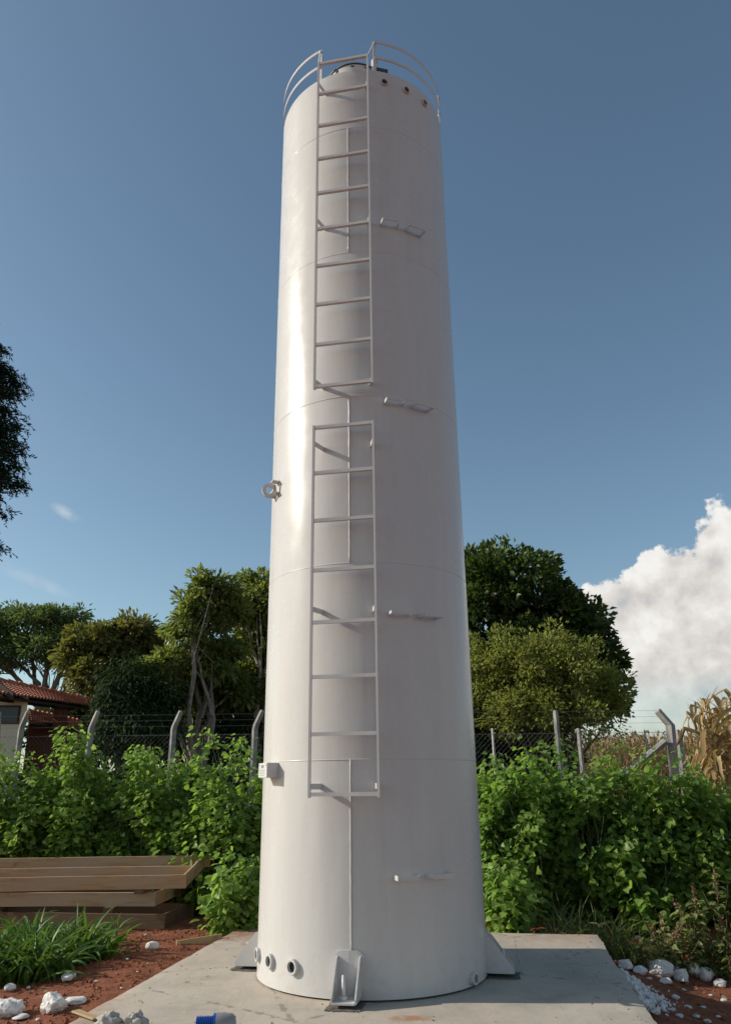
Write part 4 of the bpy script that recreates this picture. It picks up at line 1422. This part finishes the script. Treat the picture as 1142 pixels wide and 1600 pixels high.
form_frame('lowest dark formwork frame of the lumber pile, lying on the soil', zdrop(f1r, G0), zdrop(f1l, G0), zdrop(atz(297, 1432, G0), G0), 0.145, WOOD_C, WOOD_C)
z2 = G0 + 0.20
def lv(px, py, z): return atz(px, py, z)
f2r, f2l, f2b = lv(243, 1416, z2), lv(-90, 1417, z2), lv(276, 1401, z2)
form_frame('middle grey brown formwork frame of the lumber pile', f2r, f2l, f2b, 0.138, WOOD_B, WOOD_C)
z3 = G0 + 0.385
f3r, f3l = lv(291, 1388, z3), lv(-90, 1395, z3)
f3b = at(322, 1355, f3r.y + 0.75)
form_frame('top brown formwork frame of the lumber pile', f3r, f3l, f3b, 0.138, WOOD_A, WOOD_A, mid=0.45)
# spacer blocks between the frames (they keep the pile resting)
for k, (lab, q, z0, z1) in enumerate((('dark wooden block under the middle formwork frame', f2r, G0 + 0.145, z2), ('wooden block under the top formwork frame', f3r, z2 + 0.138, z3))):
    b = MB(); b.box((0, 0, (z1 - z0) / 2), (0.10, 0.75, z1 - z0))
    o = b.build('spacer_block', WOOD_C); o.location = (q.x - 0.5, q.y + 0.32, z0)
    tag(o, lab, 'wood block')
b0, b1 = atz(276, 1482, -0.05), atz(347, 1474, -0.05)
pk = empty('plank', b0, 0, 'short pale plank lying on the red soil beside the slab', 'plank')
board(Vector((0, 0, -0.02)), Vector((b1.x - b0.x, b1.y - b0.y, 0.0)), 0.085, 0.028, pk, WOOD_N)
b0, b1 = atz(118, 1581, 0.012), atz(152, 1593, 0.012)
pk = empty('wood_stick', b0, 0, 'flat pale wood offcut on the slab corner by the stones', 'wood offcut')
board(Vector((0, 0, 0)), b1 - b0, 0.012, 0.055, pk, WOOD_N)

LF_GRASS = mat_leaf('broad_grass', (0.045, 0.10, 0.018), (0.12, 0.215, 0.04), 0.45, 0.35, 0.4, (0.20, 0.27, 0.08))
LF_THIN = mat_leaf('thin_grass', (0.07, 0.11, 0.03), (0.17, 0.22, 0.07), 0.5, 0.35, 0.35, (0.32, 0.31, 0.15))
def blades(name, label, spots, per, L, wid, mat, spread, k=7, up=1.2, bend=1.5):
    P, Wd, Rn = [], [], []
    for (x, y, s) in spots:
        g = ground_h(x, y)
        for i in range(per):
            az = rng.random() * 6.28
            r = spread * math.sqrt(rng.random())
            q = np.array([x + math.cos(az) * r, y + math.sin(az) * r, g - 0.01])
            az2 = az + rng.normal() * 0.9
            l = L * s * (0.5 + 0.7 * rng.random())
            el = up + rng.normal() * 0.22
            cv = bend * (0.5 + 0.8 * rng.random())
            pts = [q.copy()]
            for j in range(k - 1):
                e = el - cv * (j / (k - 2)) ** 1.4
                q = q + np.array([math.cos(az2) * math.cos(e), math.sin(az2) * math.cos(e), math.sin(e)]) * l / (k - 1)
                pts.append(q.copy())
            P.append(np.array(pts)); Wd.append(wid * (0.6 + 0.7 * rng.random())); Rn.append(0.5 + rng.normal() * 0.22)
    o = link(name, strips(P, Wd, np.array(Rn), name), mat)
    tag(o, label, 'grass', kind='stuff')
sp = []
for i in range(80):
    px, py = -40 + 215 * rng.random(), 1478 + 62 * rng.random()
    if px > 120 and py > 1505: px -= 90
    if py > 1505 + (170 - px) * 0.25: py -= 30
    q = atz(px, py, -0.06)
    sp.append((q.x, q.y, 0.75 + 0.4 * rng.random()))
blades('grass', 'lush broad bladed green grass in front of the lumber pile', sp, 17, 0.40, 0.030, LF_GRASS, 0.11)
sp = []
for i in range(26):
    px = 858 + 135 * rng.random(); py = 1452 + 10 * rng.random()
    q = atz(px, py, -0.02); sp.append((q.x, q.y + 0.12, 0.7 + 0.5 * rng.random()))
blades('grass', 'thin arching grass tufts at the far edge of the slab', sp, 16, 0.46, 0.009, LF_THIN, 0.07, bend=1.3)
sp = []
for i in range(40):
    px = 985 + 190 * rng.random(); py = 1470 + 30 * rng.random()
    q = atg(px, py); sp.append((q.x, q.y, 0.5 + 0.5 * rng.random()))
blades('grass', 'sparse dry grass among the weeds on the right', sp, 9, 0.25, 0.007, LF_THIN, 0.12, bend=1.4)

LF_WEED = mat_leaf('weed_leaf', (0.12, 0.16, 0.055), (0.27, 0.32, 0.12), 0.55, 0.45, 0.3, (0.38, 0.37, 0.18))
LF_SEED = mat_leaf('weed_seed', (0.19, 0.12, 0.07), (0.30, 0.20, 0.12), 0.8, 0.25, 0.2, (0.36, 0.28, 0.16))
RSTEM = mat_plain('red_stem', (0.17, 0.115, 0.06), 0.8, 0.2, 9, 0)
def weed(label, px, py, topy, Y, branches, leaves, seed_h, lsize=0.06, spread=0.18):
    q_ = at(px, py, Y); base = gnd(q_.x, Y)
    root = empty('weed', base, 0, label, 'weed', 'seeding weeds right of the slab')
    H = at(px, topy, base.y).z - base.z
    b = MB(); P, D, N_, Sz = [], [], [], []
    SP, SDr, SN, SS = [], [], [], []
    for i in range(branches):
        a = rng.random() * 6.28
        h = H if i == 0 else H * (0.35 + 0.5 * rng.random())
        rd = 0 if i == 0 else spread * (0.4 + 0.8 * rng.random())
        pts = [Vector((math.cos(a) * rd * t ** 1.3, math.sin(a) * rd * t ** 1.3, h * t)) + Vector(rng.normal(size=3)) * 0.008 * (t > 0) for t in np.linspace(0, 1, 8)]
        b.tube(pts, list(np.linspace(0.007, 0.002, 8)), 5, caps=False)
        pa = np.array([list(q) for q in pts])
        n = leaves if i == 0 else int(leaves * 0.7)
        s = (0.12 + 0.75 * rng.random(n)) * 7
        i0 = s.astype(int); pp = pa[i0] + (pa[np.minimum(i0 + 1, 7)] - pa[i0]) * (s - i0)[:, None]
        az = rng.random(n) * 6.28
        ov = np.stack([np.cos(az), np.sin(az), 0.1 - 0.5 * rng.random(n)], -1)
        P.append(pp + ov * 0.03); D.append(ov); N_.append(np.array([0, 0, 1.0]) + rng.normal(size=(n, 3)) * 0.4); Sz.append(lsize * (0.6 + 0.8 * rng.random(n)))
        if seed_h > 0 and (i == 0 or rng.random() < 0.25):
            m = 70
            s = 1 - seed_h * rng.random(m)
            x = s * 7; i0 = np.minimum(x.astype(int), 6); pp = pa[i0] + (pa[i0 + 1] - pa[i0]) * (x - i0)[:, None]
            SP.append(pp + rng.normal(size=(m, 3)) * 0.012); SDr.append(rng.normal(size=(m, 3)) + np.array([0, 0, 0.7])); SN.append(rdir(m)); SS.append(0.016 + 0.016 * rng.random(m))
    b.build('stem', RSTEM, root, smooth=True)
    link('foliage', leaf_mesh('foliage', np.concatenate(P), np.concatenate(D), np.concatenate(N_), np.concatenate(Sz), 'broad', 0.6), LF_WEED, root)['kind'] = 'stuff'
    if SP:
        link('seed_head', leaf_mesh('seed_head', np.concatenate(SP), np.concatenate(SDr), np.concatenate(SN), np.concatenate(SS), 'quad', 0.6), LF_SEED, root)['kind'] = 'stuff'
weed('tall weed with reddish brown seed spike on the right', 1098, 1500, 1385, 8.55, 9, 46, 0.35, 0.08)
weed('low bushy weed with two pink spikes beside the red soil', 1040, 1490, 1428, 8.5, 14, 34, 0.25, 0.055, 0.18)
weed('pale green weed at the right picture edge', 1138, 1500, 1430, 8.5, 14, 40, 0.2, 0.06, 0.2)
weed('small weed behind the white stones', 1068, 1495, 1448, 8.5, 13, 34, 0.0, 0.06, 0.22)
weed('tall thin weed with brown seeds in front of the right hedge', 1128, 1455, 1355, 8.55, 6, 30, 0.4, 0.065, 0.15)
weed('low sprawling weed beyond the white stones', 1132, 1505, 1474, 8.45, 12, 34, 0.0, 0.045, 0.22)
weed('low weed by the small round stone', 1003, 1485, 1452, 8.4, 10, 26, 0.0, 0.05, 0.18)

def rock_mesh(seed, sub=3, rough=0.35, lump=1.6, flat=0.0):
    import bmesh
    bm = bmesh.new()
    bmesh.ops.create_icosphere(bm, subdivisions=sub, radius=1.0)
    r = random.Random(seed)
    planes = [(Vector((r.gauss(0, 1), r.gauss(0, 1), r.gauss(0, 1))).normalized(), 0.62 + 0.3 * r.random()) for _ in range(9)]
    for v in bm.verts:
        p = v.co.normalized()
        d = 1.0
        for n, h in planes:
            c = p.dot(n)
            if c > 0.05: d = min(d, h / c)
        d += rough * 0.35 * noise.noise(p * lump + Vector((seed * 3.1, 0, 0))) + rough * 0.22 * noise.noise(p * lump * 3 + Vector((0, seed * 1.7, 0))) + rough * 0.08 * noise.noise(p * 11 + Vector((seed, 0, 0)))
        v.co = p * d
    me = bpy.data.meshes.new('stone')
    bm.to_mesh(me); bm.free()
    me.polygons.foreach_set('use_smooth', [True] * len(me.polygons))
    me.set_sharp_from_angle(angle=R_(38))
    return me
ROCKS = [rock_mesh(i + 1, 3) for i in range(7)]
ROCKS_HI = [rock_mesh(i + 31, 4, 0.45, 2.2) for i in range(4)]
for m in ROCKS + ROCKS_HI: m.materials.append(STONE)
def stone(label, px, py, wpx, hpx, z0, me, rz=0.0, group=None, dep=1.0, name='white_stone'):
    q = atz(px, py, z0) if z0 >= 0 else atg(px, py)
    gz = ground_h(q.x, q.y)
    # keep it outside the slab's rim height: resting on slab or soil
    o = link(name, me)
    k = mpp(px, py, q.y)
    sx, sz = wpx * k / 2, hpx * k / 2
    o.scale = (sx, sx * dep, sz)
    base = z0 if z0 >= 0 else gz
    o.location = (q.x, q.y, base + sz * 0.62)
    o.rotation_euler = (0, 0, rz)
    return tag(o, label, 'stone', group)
# left foreground
stone('large blocky white stone at the bottom left corner', 12, 1588, 48, 34, -0.06, ROCKS_HI[0], 0.4)
stone('rounded white stone left of the slab edge', 82, 1580, 46, 32, -0.06, ROCKS_HI[1], 1.1)
stone('flat white stone against the slab edge', 118, 1568, 36, 12, -0.06, ROCKS[2], 0.2)
stone('thin white chip below the blocky corner stone', 33, 1592, 26, 8, -0.06, ROCKS[3], 0.7)
stone('white stone lying in the green grass', 160, 1492, 32, 20, -0.06, ROCKS[4], 2.0)
stone('white stone at the tip of the green grass', 238, 1483, 22, 14, -0.06, ROCKS[0], 0.3)
stone('white stone at the front edge of the grass', 108, 1532, 26, 16, -0.06, ROCKS[5], 1.3)
stone('small white stone at the left end of the grass', 15, 1548, 20, 12, -0.06, ROCKS[6], 1.9)
# right side: the heap of white lumps
HEAP = 'white lumps heaped right of the slab'
stone('small round white stone at the far right slab corner', 961, 1476, 15, 13, -0.12, ROCKS[1], 0.3)
stone('small white stone in the grass beyond the slab corner', 997, 1478, 10, 9, -0.12, ROCKS[2], 0.3)
stone('long smooth white lump just beyond the slab edge', 978, 1514, 26, 16, -0.16, ROCKS_HI[2], 0.5)
stone('right half of the long smooth white lump near the slab', 1000, 1522, 22, 14, -0.16, ROCKS_HI[3], 1.5)
stone('large pale lump in the middle of the white heap', 1030, 1524, 46, 28, -0.18, ROCKS_HI[1], 2.2)
stone('round white lump on the upper left of the heap', 1020, 1512, 20, 20, -0.18, ROCKS_HI[0], 0.9)
stone('jagged white lump on top of the heap', 1048, 1516, 34, 24, -0.18, ROCKS_HI[3], 2.9)
stone('white lump at the right front of the heap', 1066, 1534, 26, 22, -0.2, ROCKS_HI[2], 0.2)
stone('craggy white lump right of the heap', 1083, 1532, 24, 26, -0.2, ROCKS_HI[0], 1.7)
stone('blocky white lump in the weeds at the heap end', 1102, 1534, 20, 22, -0.2, ROCKS_HI[1], 0.4)
stone('flat white lump low in front of the heap', 1041, 1537, 22, 10, -0.2, ROCKS[3], 0.9)
stone('white lump under the right weeds', 1102, 1514, 24, 18, -0.2, ROCKS_HI[3], 1.0)
stone('pale lump at the right edge of the heap', 1124, 1532, 22, 14, -0.2, ROCKS[5], 1.0)
rr = random.Random(5)
zone = [(1014, 1530, 9), (1055, 1560, 14), (1030, 1562, 10), (1075, 1576, 14), (1088, 1590, 12), (1062, 1590, 14), (1130, 1565, 12), (1110, 1556, 7), (1068, 1548, 8), (1098, 1575, 9), (1045, 1578, 8), (1122, 1590, 9), (1105, 1598, 14)]
for px, py, wp in zone:
    stone('small white chip scattered on the shaded red soil', px, py, wp, wp * 0.45, -0.21, ROCKS[rr.randrange(7)], rr.random() * 6, 'white chips on the shaded soil')
for px, py, wp in ((200, 1500, 6), (215, 1520, 5), (150, 1535, 7), (190, 1545, 5), (60, 1595, 8), (228, 1462, 5), (330, 1447, 5), (45, 1545, 8)):
    stone('tiny white chip on the sunlit soil left of the slab', px, py, wp, wp * 0.6, -0.05, ROCKS[rr.randrange(7)], rr.random() * 6, 'white chips on the left soil')
# crumbled lime spilled over the slab's right edge
def lime_spill():
    n = 900
    V = np.array([v.co[:] for v in rock_mesh(77, 1, 0.6, 2.0).vertices])
    me0 = rock_mesh(78, 1, 0.6, 2.0)
    F = np.array([p.vertices[:] for p in me0.polygons])
    c0, c1 = atg(985, 1532), atg(1018, 1584)
    VV, FF = [], []
    k = 0
    while k < n:
        t = rng.random()
        p = c0.lerp(c1, t)
        d = abs(rng.normal()) * (0.05 + 0.09 * math.sin(math.pi * min(1, 0.15 + t * 0.8)))
        x, y = p.x - 0.06 + d + rng.normal() * 0.02, p.y + rng.normal() * 0.04
        if noise.noise((x * 7, y * 7, 2)) < -0.1 and rng.random() < 0.8:
            n -= 1; continue
        near = math.exp(-d / 0.10)
        sz = (0.006 + 0.026 * rng.random() ** 2.5) * (0.6 + 0.7 * near)
        z = ground_h(x, y) + 0.055 * near * rng.random() + sz * 0.3
        R3 = np.array(Matrix.Rotation(rng.random() * 6.28, 3, Vector(rng.normal(size=3)).normalized()))
        vv = (V * (0.8 + 0.4 * rng.random((1, 3)))) @ R3.T * sz + np.array([x, y, z])
        VV.append(vv); FF.append(F + k * len(V)); k += 1
    me = bpy.data.meshes.new('lime_spill')
    me.from_pydata(np.concatenate(VV).tolist(), [], np.concatenate(FF).tolist())
    o = link('lime_spill', me, LIME)
    tag(o, 'crumbled white lime spilled along the right slab edge', 'lime', kind='stuff')
lime_spill()
# soil clods
def clods():
    n = 5200
    P = []
    while len(P) < n:
        if rng.random() < 0.62: x, y = -1.5 - 2.6 * rng.random(), 5.2 + 4.0 * rng.random()
        else: x, y = 1.6 + 2.2 * rng.random(), 5.2 + 4.0 * rng.random()
        rel = Vector((x - TX, y - TY, 0))
        a = rel.x * math.cos(SLR) + rel.y * math.sin(SLR); bb = -rel.x * math.sin(SLR) + rel.y * math.cos(SLR)
        if -1.70 < a < 1.93 and bb < 1.83: continue
        P.append((x, y, ground_h(x, y)))
    V = np.array([(1, 0, 0), (-1, 0, 0), (0, 1, 0), (0, -1, 0), (0, 0, 1), (0, 0, -1)], float)
    F = np.array([(0, 2, 4), (2, 1, 4), (1, 3, 4), (3, 0, 4), (2, 0, 5), (1, 2, 5), (3, 1, 5), (0, 3, 5)])
    P = np.array(P)
    s = 0.005 + 0.020 * rng.random(n) ** 3
    vv = P[:, None] + (V[None] * (0.7 + 0.6 * rng.random((n, 6, 1))) + rng.normal(size=(n, 6, 3)) * 0.2) * s[:, None, None] * np.array([1, 1, .8])
    ff = (F[None] + (np.arange(n) * 6)[:, None, None]).reshape(-1, 3)
    me = bpy.data.meshes.new('soil_clods'); me.from_pydata(vv.reshape(-1, 3).tolist(), [], ff.tolist())
    o = link('soil_clods', me, SOIL)
    tag(o, 'loose crumbs of red soil along both slab sides', 'soil', kind='stuff')
clods()
# fallen leaves on the soil, crumbs and twigs on the slab
def litter():
    P = []
    while len(P) < 420:
        if rng.random() < 0.6: x, y = -1.5 - 2.6 * rng.random(), 5.3 + 3.6 * rng.random()
        else: x, y = 1.7 + 2.0 * rng.random(), 5.6 + 3.4 * rng.random()
        rel = Vector((x - TX, y - TY, 0))
        a = rel.x * math.cos(SLR) + rel.y * math.sin(SLR); bb = -rel.x * math.sin(SLR) + rel.y * math.cos(SLR)
        if -1.70 < a < 1.93 and bb < 1.83: continue
        P.append((x, y, ground_h(x, y) + 0.012))
    n = len(P)
    D = rng.normal(size=(n, 3)); D[:, 2] *= 0.25
    me = leaf_mesh('leaf_litter', P, D, np.array([0, 0, 1.0]) + rng.normal(size=(n, 3)) * 0.35, 0.018 + 0.035 * rng.random(n), 'broad', 0.6)
    o = link('leaf_litter', me, mat_leaf('dead_leaf', (0.12, 0.07, 0.035), (0.28, 0.19, 0.10), 0.85, 0.15, 0.15, (0.30, 0.26, 0.12)))
    tag(o, 'dry fallen leaves scattered over the red soil', 'leaves', kind='stuff')
    b = MB()
    k = 0
    while k < 150:
        a, bb = -1.6 + 3.4 * rng.random(), -1.9 + 3.6 * rng.random()
        if rng.random() < 0.5: a = -1.62 + abs(rng.normal()) * 0.25 if rng.random() < 0.5 else 1.85 - abs(rng.normal()) * 0.2
        q = slab_pt(a, bb)
        r = math.hypot(q.x - TX, q.y - TY)
        if r < 0.93: continue
        s_ = 0.002 + 0.004 * rng.random() ** 3
        if k % 9 == 0:
            d = Vector((rng.normal(), rng.normal(), 0)).normalized() * (0.02 + 0.04 * rng.random())
            b.tube([q + Vector((0, 0, 0.006)), q + d * 0.5 + Vector((0, 0, 0.009)), q + d + Vector((0, 0, 0.006))], 0.002, 4)
        else:
            b.tube([q + Vector((-s_, 0, 0.002)), q + Vector((0, s_ * 0.3, s_ * 0.5 + 0.003)), q + Vector((s_, 0, 0.002))], [s_ * 0.5, s_ * 0.9, s_ * 0.4], 5)
        k += 1
    o = b.build('slab_crumbs', mat_plain('brown_crumbs', (0.20, 0.11, 0.065), 0.95, 0.4, 20, 0))
    tag(o, 'small brown crumbs and twigs lying on the concrete slab', 'crumbs', kind='stuff')
litter()
# pipe fitting: grey cap with blue threaded plug
def fitting():
    c = atz(336, 1617, 0.0)
    root = empty('pipe_fitting', (c.x, c.y, 0), R_(4), 'grey plastic pipe cap with blue threaded plug on the slab', 'pipe fitting')
    GREY = mat_plain('grey_plastic', (0.27, 0.265, 0.26), 0.55, 0.12, 8, 0.1)
    BLUE = mat_plain('blue_plastic', (0.018, 0.085, 0.36), 0.35, 0.1, 8, 0.0)
    r = 0.056
    m = Matrix.Translation((0.01, 0, r)) @ Matrix.Rotation(R_(90), 4, 'Y')
    b = MB(); b.lathe([(0.045, -0.005), (r, -0.005), (r, 0.045), (r - 0.004, 0.055), (r * 0.9, 0.085), (r * 0.62, 0.106), (0.0001, 0.112)], 36, m=m)
    b.build('cap', GREY, root, auto=40)
    b = MB(); b.lathe([(r * 0.97, -0.022), (r * 0.97, -0.006), (0.03, -0.006)], 12, m=m); b.lathe([(0.03, -0.022), (r * 0.97, -0.022)], 12, m=m)
    b.build('collar', BLUE, root)
    prof = [(0.0001, -0.125)]
    for k in range(10):
        z = -0.122 + k * 0.0098
        prof += [(0.036, z), (0.042, z + 0.0035), (0.042, z + 0.006), (0.036, z + 0.0095)]
    b = MB(); b.lathe(prof, 32, m=m)
    b.build('threaded_plug', BLUE, root, auto=30)
fitting()
# crumpled grey cement lumps and bag scrap at the slab's near left
def scrap(label, px, py, sx, sy, sz, seed):
    q = atz(px, py, 0.0)
    b = MB(); n = 22
    vs, fs = [], []
    for j in range(n + 1):
        for i in range(2 * n):
            t, p = math.pi * j / n, math.pi * i / n
            v = Vector((math.sin(t) * math.cos(p), math.sin(t) * math.sin(p), math.cos(t)))
            d = 1 + 0.5 * noise.noise(v * 2.1 + Vector((seed, 0, 0))) + 0.35 * abs(noise.noise(v * 5 + Vector((0, seed, 0)))) - 0.1
            vs.append((v.x * d * sx, v.y * d * sy, max(-0.35, v.z * d) * sz + 0.35 * sz))
    for j in range(n):
        for i in range(2 * n):
            i2 = (i + 1) % (2 * n)
            fs.append((j * 2 * n + i, (j + 1) * 2 * n + i, (j + 1) * 2 * n + i2, j * 2 * n + i2))
    b.add(vs, fs)
    o = b.build('crumpled_bag', mat_plain('bag_paper', (0.40, 0.375, 0.34), 0.9, 0.25, 7, 0.5, 30, 0.01), None, smooth=True)
    o.location = (q.x, q.y, 0.002)
    tag(o, label, 'scrap')
scrap('crumpled grey paper scrap on the slab, left lump', 168, 1604, 0.08, 0.055, 0.05, 3.0)
scrap('crumpled grey paper scrap with a pointed corner on the slab', 212, 1604, 0.07, 0.045, 0.055, 8.0)
# added dark sheets that paint the shaded gaps under the anchor chairs
GAPSHADE = mat_plain('gap_shade', (0.12, 0.105, 0.09), 0.95, 0.4, 30, 0.8, 60, 0.01)
for a, lab in ((-10.2, 'front'), (79.8, 'right'), (-100.2, 'left')):
    f = Matrix.Translation((TX, TY, 0)) @ frame(a, TR, 0)
    b = MB(); n = 40
    ring = []
    for k in range(n):
        t = 2 * math.pi * k / n
        c, s_ = math.cos(t), math.sin(t)
        x = 0.118 * math.copysign(abs(c) ** 0.35, c); y = 0.115 + 0.122 * math.copysign(abs(s_) ** 0.35, s_)
        j_ = 1 + 0.20 * noise.noise((a + k * 0.9, 1.0, 2.0))
        ring.append(Vector((x * j_, y * j_, 0.0)))
    vs = [q + Vector((0, 0, -0.02)) for q in ring] + [q + Vector((0, 0, 0.006 + 0.003 * noise.noise((k * 0.9, a, 3)))) for k, q in enumerate(ring)] + [Vector((0, 0.12, 0.008))]
    fs = [(k, (k + 1) % n, n + (k + 1) % n, n + k) for k in range(n)] + [(n + k, n + (k + 1) % n, 2 * n) for k in range(n)]
    b.add(vs, fs)
    me = b.mesh('gap_shade_sheet'); me.transform(f)
    tag(link('gap_shade_sheet', me, GAPSHADE), 'ragged dark sheet painted as the shaded gap under the %s anchor chair' % lab, 'mortar')
